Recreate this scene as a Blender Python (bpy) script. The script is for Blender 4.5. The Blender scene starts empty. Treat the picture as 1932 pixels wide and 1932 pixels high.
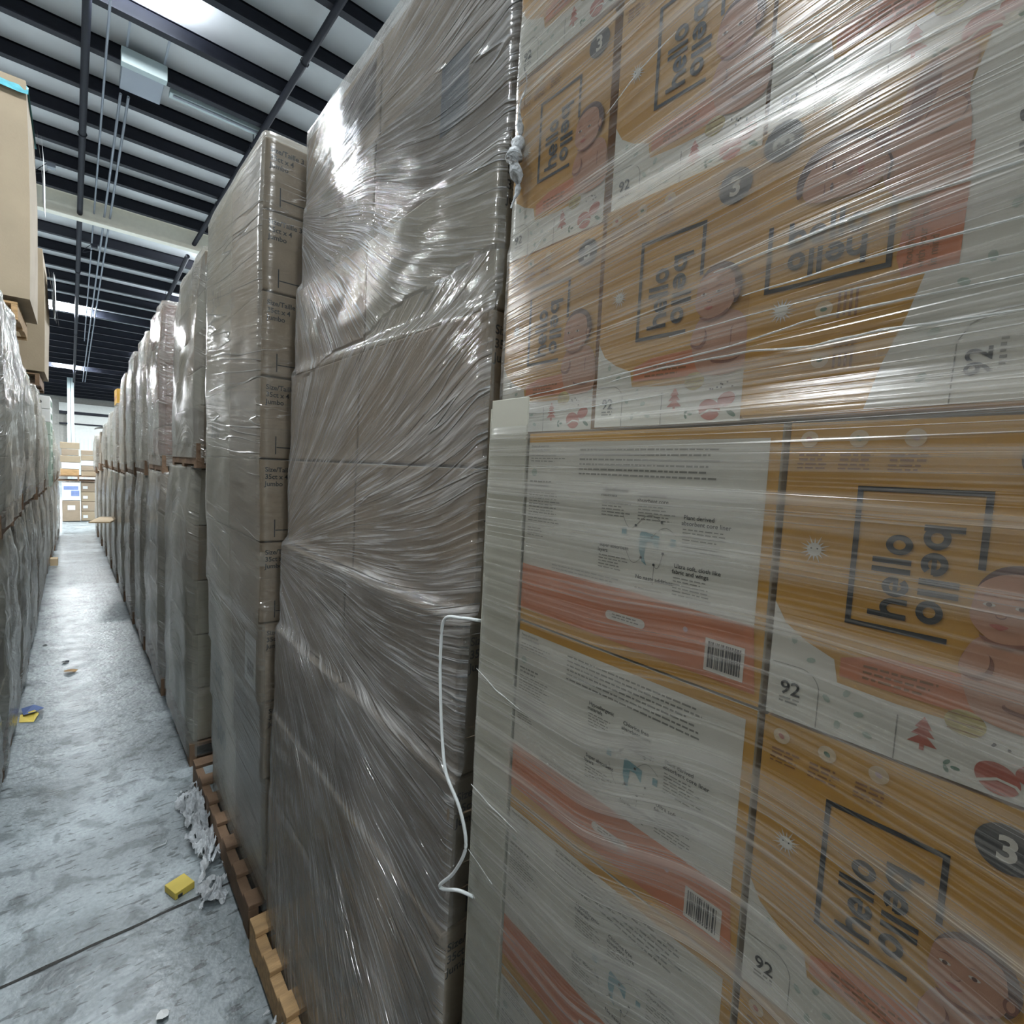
import bpy, math, random
from mathutils import Matrix, Vector, noise
random.seed(7)
C = bpy.context.scene.collection
PI = math.pi

# ------------------------------------------------------------ camera
cd = bpy.data.cameras.new('camera'); cam = bpy.data.objects.new('camera', cd); C.objects.link(cam)
cd.sensor_width = 36.0; cd.lens = 955.5 / 1932 * 36.0; cd.clip_start = 0.02; cd.clip_end = 200
R3 = ((0.75900247, 0.00953863, -0.65101787), (-0.64905039, 0.09012393, -0.75538816), (0.05146692, 0.99588488, 0.07459534))
# columns = camera axes in world
m = Matrix.Identity(4)
for i in range(3):
    for j in range(3): m[i][j] = R3[i][j]
m[2][3] = 2.0
cam.matrix_world = m
bpy.context.scene.camera = cam

# ------------------------------------------------------------ world, lights, exposure
w = bpy.data.worlds.new('hall_air'); bpy.context.scene.world = w; w.use_nodes = True
w.node_tree.nodes['Background'].inputs[0].default_value = (0.92, 0.96, 1.0, 1)
w.node_tree.nodes['Background'].inputs[1].default_value = 0.06
vs = bpy.context.scene.view_settings
vs.view_transform = 'Standard'; vs.look = 'None'; vs.gamma = 1.0; vs.use_curve_mapping = False
vs.exposure = 0.55
LAMP_POWER = 250.0
UPLIGHT = 1.0
# aisle fixtures, plus unseen off-aisle lights added to brighten loads and far end: (x, y, z, visible tube fixture)
LAMPS_AND_FILLS = [(0.75, 2.6, 8.9, 0), (0.60, 9.5, 8.45, 0), (-0.2, -6.5, 8.6, 0), (-0.2, 25.9, 7.38, 1), (-0.35, 36.5, 6.5, 1), (5.5, 3.0, 8.7, 0), (-4.0, 3.0, 8.7, 0), (6.0, 13.0, 8.0, 0), (-5.0, 13.0, 8.0, 0), (4.6, 22.0, 7.3, 0), (-4.6, 24.0, 7.3, 0), (4.0, 41.0, 5.9, 0), (-4.0, 41.0, 5.9, 0), (4.4, 17.8, 7.7, 0), (-4.0, 17.8, 7.7, 0), (4.0, 31.0, 6.8, 0)]

def area(x, y, z, sx, sy, power, col=(0.94, 0.98, 1.0), up=False):
    l = bpy.data.lights.new('lamp_or_fill_light', 'AREA'); l.shape = 'RECTANGLE'; l.size = sx; l.size_y = sy
    l.energy = power; l.color = col
    o = bpy.data.objects.new('lamp_or_fill_light', l); C.objects.link(o); o.location = (x, y, z)
    if up: o.rotation_euler = (math.pi, 0, 0)
    return o

# ------------------------------------------------------------ helpers
def tag(o, label=None, cat=None, group=None, kind=None):
    if label: o['label'] = label
    if cat: o['category'] = cat
    if group: o['group'] = group
    if kind: o['kind'] = kind
    return o
def empty(name, loc, label, cat, group=None):
    o = bpy.data.objects.new(name, None); C.objects.link(o); o.location = loc; o.empty_display_size = .1
    bpy.context.view_layer.update
    return tag(o, label, cat, group)

class MB:
    """collects geometry; build() links ONE mesh object"""
    def __init__(s): s.v = []; s.f = []; s.mi = []; s.mats = []; s.uv = []
    def mat(s, m):
        if m not in s.mats: s.mats.append(m)
        return s.mats.index(m)
    def poly(s, pts, m):
        b = len(s.v); s.v += [tuple(p) for p in pts]; s.f.append(tuple(range(b, b + len(pts)))); s.mi.append(s.mat(m))
    def geo(s, verts, faces, m):
        b = len(s.v); s.v += [tuple(p) for p in verts]; k = s.mat(m)
        for f in faces: s.f.append(tuple(i + b for i in f)); s.mi.append(k)
    def box(s, x0, x1, y0, y1, z0, z1, m, rot=0, c=None):
        vs_ = [(x, y, z) for x in (x0, x1) for y in (y0, y1) for z in (z0, z1)]
        if rot:
            cx, cy = c or ((x0 + x1) / 2, (y0 + y1) / 2); cr, sr = math.cos(rot), math.sin(rot)
            vs_ = [(cx + (x - cx) * cr - (y - cy) * sr, cy + (x - cx) * sr + (y - cy) * cr, z) for x, y, z in vs_]
        s.geo(vs_, [(0, 1, 3, 2), (4, 6, 7, 5), (0, 4, 5, 1), (2, 3, 7, 6), (0, 2, 6, 4), (1, 5, 7, 3)], m)
    def tube(s, pts, r, m, n=8, caps=True):
        pts = [Vector(p) for p in pts]; rings = []; k = len(s.v)
        rr = r if isinstance(r, (list, tuple)) else [r] * len(pts)
        for i, p in enumerate(pts):
            d = (pts[min(i + 1, len(pts) - 1)] - pts[max(i - 1, 0)]).normalized()
            a = d.cross(Vector((0, 0, 1)));
            if a.length < .1: a = d.cross(Vector((1, 0, 0)))
            a.normalize(); b = d.cross(a)
            for j in range(n):
                t = 2 * PI * j / n; s.v.append(tuple(p + (a * math.cos(t) + b * math.sin(t)) * rr[i]))
        mi = s.mat(m)
        for i in range(len(pts) - 1):
            for j in range(n):
                s.f.append((k + i * n + j, k + i * n + (j + 1) % n, k + (i + 1) * n + (j + 1) % n, k + (i + 1) * n + j)); s.mi.append(mi)
        if caps:
            s.f.append(tuple(k + j for j in range(n))); s.mi.append(mi)
            s.f.append(tuple(k + (len(pts) - 1) * n + j for j in range(n))[::-1]); s.mi.append(mi)
    def build(s, name, parent=None, smooth=False, bevel=0, org=None):
        me = bpy.data.meshes.new(name)
        loc = Vector((0, 0, 0))
        if parent is not None:
            q_ = parent
            while q_ is not None: loc = loc + Vector(q_.location); q_ = q_.parent
        elif org is not None: loc = Vector(org)
        elif s.v:
            n = len(s.v); loc = Vector((sum(p[0] for p in s.v) / n, sum(p[1] for p in s.v) / n, min(p[2] for p in s.v)))
        me.from_pydata([tuple(Vector(p) - loc) for p in s.v], [], s.f)
        for m_ in s.mats: me.materials.append(m_)
        me.polygons.foreach_set('material_index', s.mi)
        if smooth: me.polygons.foreach_set('use_smooth', [True] * len(s.f))
        if s.uv:
            ul = me.uv_layers.new(name='UVMap'); vi = [0] * len(me.loops); me.loops.foreach_get('vertex_index', vi)
            fl = []
            for i in vi: fl += s.uv[i]
            ul.data.foreach_set('uv', fl)
        me.update()
        o = bpy.data.objects.new(name, me); C.objects.link(o)
        if parent is not None: o.parent = parent
        else: o.location = loc
        if bevel:
            b = o.modifiers.new('bevel', 'BEVEL'); b.width = bevel; b.segments = 2; b.limit_method = 'ANGLE'
        return o

def child(o, parent):
    """parent a mesh built around its thing (no inverse needed: both use world offsets)"""
    o.parent = parent; return o

# ------------------------------------------------------------ materials
def mat(name, col, rough=.6, metal=0, var=0, vscale=8, bump=0, bscale=60, spec=.4, emit=0, stretch=None, coat=0):
    m_ = bpy.data.materials.new(name); m_.use_nodes = True; nt = m_.node_tree; N = nt.nodes; L = nt.links
    b = N['Principled BSDF']; b.inputs['Base Color'].default_value = (*col, 1); b.inputs['Roughness'].default_value = rough
    b.inputs['Metallic'].default_value = metal; b.inputs['Specular IOR Level'].default_value = spec
    if coat: b.inputs['Coat Weight'].default_value = coat; b.inputs['Coat Roughness'].default_value = .25
    if emit: b.inputs['Emission Color'].default_value = (*col, 1); b.inputs['Emission Strength'].default_value = emit
    if var or bump:
        tc = N.new('ShaderNodeTexCoord'); mp = N.new('ShaderNodeMapping'); L.new(tc.outputs['Object'], mp.inputs[0])
        if stretch: mp.inputs['Scale'].default_value = stretch
    if var:
        n = N.new('ShaderNodeTexNoise'); n.inputs['Scale'].default_value = vscale; n.inputs['Detail'].default_value = 6
        L.new(mp.outputs[0], n.inputs[0])
        r = N.new('ShaderNodeValToRGB'); r.color_ramp.elements[0].position = .3; r.color_ramp.elements[1].position = .7
        r.color_ramp.elements[0].color = (*[c * (1 - var) for c in col], 1); r.color_ramp.elements[1].color = (*[min(1, c * (1 + var * .6)) for c in col], 1)
        L.new(n.outputs[0], r.inputs[0]); L.new(r.outputs[0], b.inputs['Base Color'])
    if bump:
        n2 = N.new('ShaderNodeTexNoise'); n2.inputs['Scale'].default_value = bscale; n2.inputs['Detail'].default_value = 4
        L.new(mp.outputs[0], n2.inputs[0]); bp = N.new('ShaderNodeBump'); bp.inputs['Strength'].default_value = bump; bp.inputs['Distance'].default_value = .01
        L.new(n2.outputs[0], bp.inputs['Height']); L.new(bp.outputs[0], b.inputs['Normal'])
    return m_

def film(name, lo=.25, hi=.8, tint=(.80, .82, .80), fine=240., broad=22., along=1.5, gloss=.16, rough=.2, cut=.5, bump=.6, crinkle=0, ridge=0.35, wf=.42, wb=.33):
    """clear stretch wrap: see-through, hazy along its stretched creases, glossy on top. UV x = across the creases, y = along"""
    m_ = bpy.data.materials.new(name); m_.use_nodes = True; nt = m_.node_tree; N = nt.nodes; L = nt.links
    for n in list(N):
        if n.type != 'OUTPUT_MATERIAL': N.remove(n)
    out = [n for n in N if n.type == 'OUTPUT_MATERIAL'][0]
    uv = N.new('ShaderNodeUVMap')
    def noise_(sx, sy, det=3, dist=0., off=0.):
        mp = N.new('ShaderNodeMapping'); mp.inputs['Scale'].default_value = (sx, sy, 1); mp.inputs['Location'].default_value = (off, off * .7, off)
        L.new(uv.outputs[0], mp.inputs[0]); n = N.new('ShaderNodeTexNoise'); n.inputs['Scale'].default_value = 1; n.inputs['Detail'].default_value = det
        n.inputs['Distortion'].default_value = dist
        L.new(mp.outputs[0], n.inputs[0]); return n.outputs[0]
    def ramp(src, a, b, va=0., vb=1.):
        r = N.new('ShaderNodeMapRange'); r.inputs['From Min'].default_value = a; r.inputs['From Max'].default_value = b
        r.inputs['To Min'].default_value = va; r.inputs['To Max'].default_value = vb; L.new(src, r.inputs['Value']); return r.outputs[0]
    def math_(op, a, b):
        n = N.new('ShaderNodeMath'); n.operation = op
        for i, x in enumerate((a, b)):
            if isinstance(x, (int, float)): n.inputs[i].default_value = x
            else: L.new(x, n.inputs[i])
        return n.outputs[0]
    nf = noise_(fine, along * 3, 4); nb = noise_(broad, along, 3, .3, 3.1); ns = noise_(broad * .25, along * .6, 2, .2, 9.); nr = noise_(broad * 1.7, along * .5, 1, .15, 17.)
    sharp = ramp(nf, cut, cut + .16)                      # thin creases
    band = ramp(nb, .42, .66)                             # broader bands
    # ridges: thin line where the noise crosses its middle
    rd = math_('ABSOLUTE', math_('SUBTRACT', nr, .5), 0.); rid = ramp(rd, 0., .014, 1., 0.)
    rid = math_('MULTIPLY', rid, ramp(ns, .42, .6))
    f = math_('ADD', math_('MULTIPLY', sharp, wf), math_('MULTIPLY', band, wb))
    f = math_('ADD', f, math_('MULTIPLY', rid, ridge)); f = math_('ADD', f, ramp(ns, .35, .7, -.08, .16))
    op = ramp(f, 0., 1., lo, hi)
    h = math_('ADD', math_('MULTIPLY', nf, .55), math_('ADD', nb, math_('MULTIPLY', rid, .8)))
    if crinkle:
        cn = noise_(crinkle, crinkle, 3, .8, 21.); h = math_('ADD', h, math_('MULTIPLY', cn, 1.6))
    bp = N.new('ShaderNodeBump'); bp.inputs['Strength'].default_value = bump; bp.inputs['Distance'].default_value = .008; L.new(h, bp.inputs['Height'])
    tr = N.new('ShaderNodeBsdfTransparent'); tr.inputs[0].default_value = (.97, .98, .98, 1)
    df = N.new('ShaderNodeBsdfDiffuse'); df.inputs[0].default_value = (*tint, 1); L.new(bp.outputs[0], df.inputs['Normal'])
    tl = N.new('ShaderNodeBsdfTranslucent'); tl.inputs[0].default_value = (*tint, 1)
    md = N.new('ShaderNodeMixShader'); md.inputs[0].default_value = .35; L.new(df.outputs[0], md.inputs[1]); L.new(tl.outputs[0], md.inputs[2])
    mx = N.new('ShaderNodeMixShader'); L.new(op, mx.inputs[0]); L.new(tr.outputs[0], mx.inputs[1]); L.new(md.outputs[0], mx.inputs[2])
    gl = N.new('ShaderNodeBsdfGlossy'); gl.inputs['Roughness'].default_value = rough; gl.inputs[0].default_value = (1, 1, 1, 1); L.new(bp.outputs[0], gl.inputs['Normal'])
    fr = N.new('ShaderNodeFresnel'); fr.inputs[0].default_value = 1.45; L.new(bp.outputs[0], fr.inputs['Normal'])
    g = math_('ADD', math_('MULTIPLY', fr.outputs[0], .55), gloss); g = math_('MINIMUM', g, .6)
    m2 = N.new('ShaderNodeMixShader'); L.new(g, m2.inputs[0]); L.new(mx.outputs[0], m2.inputs[1]); L.new(gl.outputs[0], m2.inputs[2])
    L.new(m2.outputs[0], out.inputs['Surface'])
    return m_

M = {}
M['kraft'] = mat('kraft_cardboard', (.29, .23, .165), .75, var=.16, vscale=5, bump=.15, bscale=90)
M['kraftdark'] = mat('dark_kraft_cardboard', (.19, .155, .115), .75, var=.2, vscale=4, bump=.15, bscale=80)
M['kraftlight'] = mat('pale_kraft_cardboard', (.31, .25, .17), .75, var=.12, vscale=3, bump=.12)
M['kraftgrey'] = mat('grey_kraft_cardboard', (.38, .35, .28), .75, var=.14, vscale=4, bump=.1)
M['amber'] = mat('amber_print', (.50, .27, .045), .5, var=.07, vscale=3)
M['white'] = mat('white_print', (.60, .595, .53), .5, var=.05, vscale=4)
M['whitebox'] = mat('white_board', (.52, .52, .44), .55, var=.06, vscale=4)
M['orange'] = mat('orange_print', (.50, .17, .07), .5, var=.06)
M['ink'] = mat('dark_ink', (.018, .024, .028), .5)
M['greyink'] = mat('grey_ink', (.20, .20, .18), .6)
M['paleink'] = mat('pale_ink', (.36, .37, .34), .6)
M['brownink'] = mat('brown_ink', (.22, .10, .03), .6)
M['skin'] = mat('printed_skin', (.46, .25, .16), .5, var=.12, vscale=18)
M['skindark'] = mat('printed_skin_dark', (.24, .11, .075), .5, var=.15, vscale=16)
M['hair'] = mat('printed_hair', (.10, .05, .04), .5, var=.2, vscale=30)
M['palemark'] = mat('pale_mark_print', (.56, .44, .28), .5)
M['redleaf'] = mat('rust_red_print', (.38, .11, .075), .5)
M['mustard'] = mat('mustard_print', (.42, .35, .12), .5, var=.3, vscale=120)
M['green'] = mat('green_print', (.06, .14, .09), .5)
M['palegreen'] = mat('sage_print', (.33, .40, .34), .5)
M['teal'] = mat('teal_print', (.16, .30, .32), .5)
M['mauve'] = mat('mauve_print', (.46, .36, .36), .5)
M['blueprint'] = mat('blue_print', (.20, .27, .50), .5, var=.2)
M['wood'] = mat('pallet_wood', (.42, .27, .13), .8, var=.35, vscale=6, bump=.4, bscale=40, stretch=(1, 6, 6))
M['wooddark'] = mat('old_pallet_wood', (.16, .10, .06), .85, var=.35, vscale=6, bump=.4, bscale=40)
M['steel'] = mat('dark_blue_steel', (.006, .008, .017), .6, var=.15)
M['whitesteel'] = mat('cream_painted_steel', (.90, .87, .76), .5, var=.05)
M['palesteel'] = mat('pale_blue_steel', (.50, .60, .62), .5, var=.05)
M['conduit'] = mat('galvanised_conduit', (.28, .31, .36), .4, metal=.3)
M['wallm'] = mat('white_wall_sheet', (.62, .64, .62), .6, var=.05)
M['walld'] = mat('grey_wall_sheet', (.30, .30, .28), .6, var=.1)
M['tubelight'] = mat('lit_tube', (.93, .98, 1.0), emit=9)
M['paper'] = mat('white_paper', (.66, .68, .68), .6, var=.04)
M['shred'] = mat('shredded_white_film', (.46, .49, .51), .45, var=.2, vscale=60, bump=.8, bscale=90)
M['kraftflap'] = mat('tan_flap_board', (.55, .42, .26), .7, var=.1)
M['darkpatch'] = mat('dark_slate_print', (.06, .08, .10), .6, var=.2, vscale=40)
M['yellow'] = mat('yellow_card', (.60, .47, .09), .6, var=.1)
M['blue'] = mat('blue_card', (.05, .09, .22), .5, var=.2)
M['cyan'] = mat('turquoise_film', (.10, .36, .42), .3, var=.3, vscale=14, bump=.5, bscale=30)
M['strap'] = mat('white_cord', (.62, .66, .66), .4)
M['darkbox'] = mat('dark_brown_carton', (.085, .06, .045), .8, var=.2)
M['yellowbox'] = mat('yellow_carton', (.62, .36, .06), .6, var=.1)
M['redbrown'] = mat('reddish_brown_carton', (.27, .15, .12), .65, var=.25, vscale=7)

FILM_H = film('clear_wrap_front', .03, .78, tint=(.80, .79, .75), fine=170, broad=30, along=.9, gloss=.02, rough=.22, cut=.47, bump=.35, ridge=.65, wf=.26, wb=.40)
FILM_S2 = film('streaky_wrap', .10, .95, tint=(.70, .70, .69), fine=130, broad=17, along=2.0, gloss=.025, rough=.085, cut=.49, bump=1.4, ridge=.6, wf=.50, wb=.26)
FILM_S3 = film('milky_wrap', .34, .62, tint=(.48, .47, .42), fine=60, broad=8, along=1.2, gloss=.05, rough=.22, cut=.50, bump=.9, ridge=.35, wf=.25, wb=.45)
FILM_N = film('thin_clear_wrap', .03, .45, tint=(.70, .68, .62), fine=60, broad=12, along=3, gloss=.03, rough=.15, cut=.55, bump=.8, ridge=.35, wf=.3, wb=.15)
FILM_F = film('crinkled_wrap', .22, .72, tint=(.66, .63, .57), fine=90, broad=12, along=5, gloss=.15, rough=.11, cut=.48, bump=1.0, crinkle=26, wf=.3)
FILM_L = film('grey_wrap', .28, .75, tint=(.58, .60, .57), fine=50, broad=9, along=3, gloss=.12, rough=.12, cut=.5, bump=1.0, crinkle=12, wf=.3)

# floor material: worn grey concrete with scuffs and a saw joint at y = 2.5
def floor_mat():
    m_ = bpy.data.materials.new('worn_concrete'); m_.use_nodes = True; nt = m_.node_tree; N = nt.nodes; L = nt.links; b = N['Principled BSDF']
    tc = N.new('ShaderNodeTexCoord')
    def nz(scale, det, vec=None, dist=0, st=(1, 1, 1)):
        mp = N.new('ShaderNodeMapping'); mp.inputs['Scale'].default_value = st; L.new(tc.outputs['Object'], mp.inputs[0])
        n = N.new('ShaderNodeTexNoise'); n.inputs['Scale'].default_value = scale; n.inputs['Detail'].default_value = det; n.inputs['Distortion'].default_value = dist
        L.new(mp.outputs[0], n.inputs[0]); return n
    def rp(src, stops):
        r = N.new('ShaderNodeValToRGB'); e = r.color_ramp.elements
        e[0].position, e[0].color = stops[0][0], (*stops[0][1], 1); e[1].position, e[1].color = stops[1][0], (*stops[1][1], 1)
        for p, c in stops[2:]:
            q = e.new(p); q.color = (*c, 1)
        L.new(src, r.inputs[0]); return r
    def mul(a, bb, fac=1.):
        x = N.new('ShaderNodeMixRGB'); x.blend_type = 'MULTIPLY'; x.inputs[0].default_value = fac; L.new(a, x.inputs[1]); L.new(bb, x.inputs[2]); return x.outputs[0]
    base = rp(nz(2.2, 9, dist=.6).outputs[0], [(.35, (.16, .19, .20)), (.62, (.27, .31, .325))])
    spots = rp(nz(8, 6, dist=.4).outputs[0], [(.38, (.42, .44, .44)), (.48, (1, 1, 1))])
    scuf = rp(nz(13, 6, dist=.3, st=(1, 3.2, 1)).outputs[0], [(.365, (.34, .34, .34)), (.395, (1, 1, 1))])
    fine = rp(nz(60, 8).outputs[0], [(.3, (.80, .80, .80)), (.6, (1.05, 1.05, 1.05))])
    blot = rp(nz(5, 2, dist=.2).outputs[0], [(.30, (.66, .67, .67)), (.38, (1, 1, 1))])
    col = mul(mul(mul(mul(base.outputs[0], spots.outputs[0], .8), scuf.outputs[0], .9), fine.outputs[0]), blot.outputs[0], .8)
    L.new(col, b.inputs['Base Color'])
    rr = N.new('ShaderNodeMapRange'); rr.inputs['To Min'].default_value = .22; rr.inputs['To Max'].default_value = .5; L.new(nz(7, 6).outputs[0], rr.inputs['Value']); L.new(rr.outputs[0], b.inputs['Roughness'])
    bp = N.new('ShaderNodeBump'); bp.inputs['Strength'].default_value = .35; bp.inputs['Distance'].default_value = .01
    L.new(nz(30, 8).outputs[0], bp.inputs['Height']); L.new(bp.outputs[0], b.inputs['Normal'])
    return m_

# ------------------------------------------------------------ building shell
ROOF0, SL = 9.5, .075
def roofz(y): return ROOF0 - SL * y
YB = 47.0
b = MB(); fm = floor_mat()
b.poly([(-14, -10, 0), (16, -10, 0), (16, YB, 0), (-14, YB, 0)], fm); fl = b.build('floor', org=(0, 0, 0)); tag(fl, kind='structure')
jm = mat('joint_dirt', (.035, .035, .032), .9, var=.4, vscale=30, bump=.5)
b = MB(); n = 160; pts = []
for i in range(n):
    x = -6 + 12 * i / (n - 1); pts.append((x, 2.505 + .04 * x + .0 + noise.noise(Vector((x * 9, 1, 0))) * .006, .006 + abs(noise.noise(Vector((x * 31, 3, 0)))) * .007))
for i in range(n - 1):
    (x0, y0, w0), (x1, y1, w1) = pts[i], pts[i + 1]
    b.poly([(x0, y0 - w0, .0015), (x1, y1 - w1, .0015), (x1, y1 + w1, .0015), (x0, y0 + w0, .0015)], jm)
o = b.build('trim_1'); tag(o, 'dark dirty saw joint across the concrete floor', kind='structure')
# roof underside: white faced insulation
rm = mat('white_roof_liner', (.66, .68, .70), .65, var=.10, vscale=1.2, bump=.35, bscale=2.5)
b = MB()
for i in range(28):
    y0 = -10 + i * 57 / 28; y1 = y0 + 57 / 28
    b.poly([(-14, y0, roofz(y0)), (-14, y1, roofz(y1)), (16, y1, roofz(y1)), (16, y0, roofz(y0))], rm)
o = b.build('ceiling'); tag(o, kind='structure')
b = MB(); b.box(-14, 16, YB, YB + .2, 0, 9, M['walld'])
for k in range(60):
    x = -14 + k * .5; b.box(x, x + .12, YB - .03, YB, 0, 6.2, M['walld'])
tag(b.build('wall_back'), kind='structure')
b = MB(); b.box(-14.2, -14, -10, YB, 0, 11, M['wallm']); tag(b.build('wall_left'), kind='structure')
b = MB(); b.box(16, 16.2, -10, YB, 0, 11, M['wallm']); tag(b.build('wall_right'), kind='structure')
b = MB(); b.box(-14, 16, -10.2, -10, 0, 11, M['wallm']); tag(b.build('wall_front'), kind='structure')

# purlins
def purlin(y, label):
    b = MB(); z = roofz(y)
    b.box(-13.9, 15.9, y - .01, y + .01, z - .30, z - .002, M['steel'])
    b.box(-13.9, 15.9, y - .12, y + .01, z - .305, z - .290, M['steel'])
    b.box(-13.9, 15.9, y - .01, y + .12, z - .03, z - .012, M['steel'])
    o = b.build('roof_purlin')
    return tag(o, label, 'purlin', 'dark steel roof purlins')
num_ = ['first', 'second', 'third', 'fourth', 'fifth', 'sixth', 'seventh', 'eighth', 'ninth', 'tenth', 'eleventh', 'twelfth', 'thirteenth', 'fourteenth', 'fifteenth', 'sixteenth', 'seventeenth', 'eighteenth', 'nineteenth', 'twentieth', 'twenty-first', 'twenty-second', 'twenty-third', 'twenty-fourth']
for k, y in enumerate([16.25, 15.15, 14.27, 13.22, 12.17, 11.12, 10.07, 9.0, 7.95, 6.9, 5.85]): purlin(y, 'dark steel roof purlin, %s on the near side of the cream beam' % num_[k])
for k in range(24): purlin(18.95 + 1.2 * k, 'dark steel roof purlin, %s past the cream beam' % num_[k])
# cream I beam
def ibeam(y):
    zt = roofz(y) - .03; b = MB()
    b.box(-13.9, 15.9, y - .012, y + .012, zt - .52, zt - .02, M['whitesteel'])
    b.box(-13.9, 15.9, y - .12, y + .12, zt - .02, zt, M['whitesteel'])
    b.box(-13.9, 15.9, y - .12, y + .12, zt - .54, zt - .52, M['whitesteel'])
    return b.build('roof_beam')
tag(ibeam(16.9), 'cream painted steel beam crossing above the aisle under the dark purlins', 'beam')

def pipe(name, p0, p1, r, m, label, cat, group=None, hang=True):
    e = empty(name, p0, label, cat, group); n = 14
    p0 = Vector(p0); p1 = Vector(p1); b = MB(); b.tube([p0.lerp(p1, i / n) for i in range(n + 1)], r, m, 10); pr_ = b.build('pipe_run', e, smooth=True)
    if hang:
        for i in range(1, 6):
            q = p0.lerp(p1, i / 6); b = MB(); z = roofz(q.y)
            b.tube([(q.x, q.y, q.z), (q.x, q.y, z - .05)], .008, M['steel'], 6)
            b.tube([(q.x + math.cos(t) * (r + .012), q.y, q.z + math.sin(t) * (r + .012)) for t in [i_ * PI / 4 for i_ in range(9)]], .008, M['steel'], 5)
            b.build('hanger', pr_)
    return e
def dz(y, d): return roofz(y) - d
pipe('sprinkler_pipe', (.27, -2, dz(-2, .42)), (-.12, 44, dz(44, .42)), .055, M['steel'], 'dark sprinkler pipe running along above the aisle, leftmost of the roof pipes', 'pipe')
pipe('sprinkler_branch', (3.2, 1, dz(1, .38)), (2.5, 17, dz(17, .38)), .055, M['steel'], 'dark pipe crossing the purlins above the wrapped load, nearer than the cream beam', 'pipe')
pipe('sprinkler_branch', (2.48, 17.8, dz(17.8, .38)), (2.25, 44, dz(44, .38)), .06, M['steel'], 'dark slanting pipe under the purlins beyond the cream beam', 'pipe')
pipe('conduit', (.47, 2, dz(2, .33)), (.30, 30, dz(30, .33)), .018, M['conduit'], 'thin grey conduit between the sprinkler pipe and the twin conduits', 'conduit', hang=False)
for dx in (0, .11):
    pipe('conduit', (.64 + dx, 11.8, dz(11.8, .34)), (.30 + dx, 40, dz(40, .34)), .022, M['conduit'], '%s of two pale parallel conduits running from the grey ceiling unit along the roof' % ('left' if dx == 0 else 'right'), 'conduit', 'twin roof conduits', hang=False)

# ceiling fixtures
def fixture(x, y, z, lit, rot=False, label=''):
    e = empty('ceiling_light', (x, y, z), label, 'ceiling light', None)
    L_, W_ = 1.22, .28
    b = MB(); b.geo([(x - L_ / 2, y - W_ / 2, z), (x + L_ / 2, y - W_ / 2, z), (x + L_ / 2, y - .07, z + .09), (x - L_ / 2, y - .07, z + .09),
                     (x - L_ / 2, y + W_ / 2, z), (x + L_ / 2, y + W_ / 2, z), (x + L_ / 2, y + .07, z + .09), (x - L_ / 2, y + .07, z + .09)],
                    [(0, 1, 2, 3), (5, 4, 7, 6), (3, 2, 6, 7), (0, 3, 7, 4), (1, 5, 6, 2)], M['palesteel']); rf = b.build('reflector', e)
    for s in (-.08, 0, .08):
        b = MB(); b.tube([(x - .57, y + s, z + .0), (x + .57, y + s, z + .0)], .022, M['tubelight'], 10); b.build('tube', rf, smooth=True)
    for s in (-.4, .4):
        b = MB(); b.tube([(x + s, y, z + .09), (x + s, y, roofz(y) - .02)], .005, M['conduit'], 5); b.build('chain', e)
for i, (x, y, z, vis) in enumerate(LAMPS_AND_FILLS):
    area(x, y, z - .03, 1.2, .35, LAMP_POWER * (2.4 if y > 12 else 1))
    area(x, y, z + .12, 1.2, .35, LAMP_POWER * UPLIGHT * (.3 if i == 1 else 1) * (2.2 if y > 12 else 1), (.86, .92, 1.0), True)  # upward light added at each position to brighten the roof
    lb = {3: 'lit tube light hanging over the aisle, the nearer of the two glowing', 4: 'lit tube light at the far end of the aisle, lower of the two glowing'}.get(i, 'unseen light outside the view')
    if vis: fixture(x, y, z, 1, label=lb)
# grey box unit with reflector above the aisle
e = empty('ceiling_unit', (.9, 11.5, 8.3), 'grey metal box unit hung on two straps under the roof', 'ceiling unit')
b = MB(); b.box(.62, 1.20, 11.0, 11.75, 8.33, 8.50, M['conduit']); b.build('housing', e, bevel=.01)
b = MB(); b.box(.60, 1.22, 10.85, 11.0, 8.28, 8.52, M['palesteel']); b.build('reflector', e, bevel=.01)
for x in (.66, 1.16):
    b = MB(); b.box(x, x + .03, 10.2, 11.3, 8.52, 8.535, M['conduit']); b.build('strap', e)
e = empty('ceiling_light', (2.2, 11.3, 8.5), 'unlit long strip light beside the grey box unit', 'ceiling light')
b = MB(); b.box(1.3, 4.2, 11.26, 11.44, 8.36, 8.44, M['palesteel']); b.build('reflector', e, bevel=.01)
b = MB(); b.tube([(1.35, 11.3, 8.34), (4.1, 11.3, 8.34)], .02, M['conduit'], 8); b.build('tube', e)
for i, (x, y) in enumerate([(-.35, 14.9), (.42, 18.6)]):
    e = empty('junction_box', (x, y, roofz(y) - .45), ['small junction box with a loop of cable under the purlins, left of the sprinkler pipe', 'dark junction box with tangled cable just past the cream beam'][i], 'junction box')
    b = MB(); z = roofz(y) - .42; b.box(x - .07, x + .07, y - .07, y + .07, z - .09, z, M['conduit' if i == 0 else 'steel']); b.build('housing', e, bevel=.01)
    b = MB(); b.tube([(x - .05 - .2 * math.sin(t * PI), y, z - .28 * math.sin(t * PI * .8)) for t in [k / 10 for k in range(11)]], .008, M['steel'], 5); b.build('cable', e)

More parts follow.
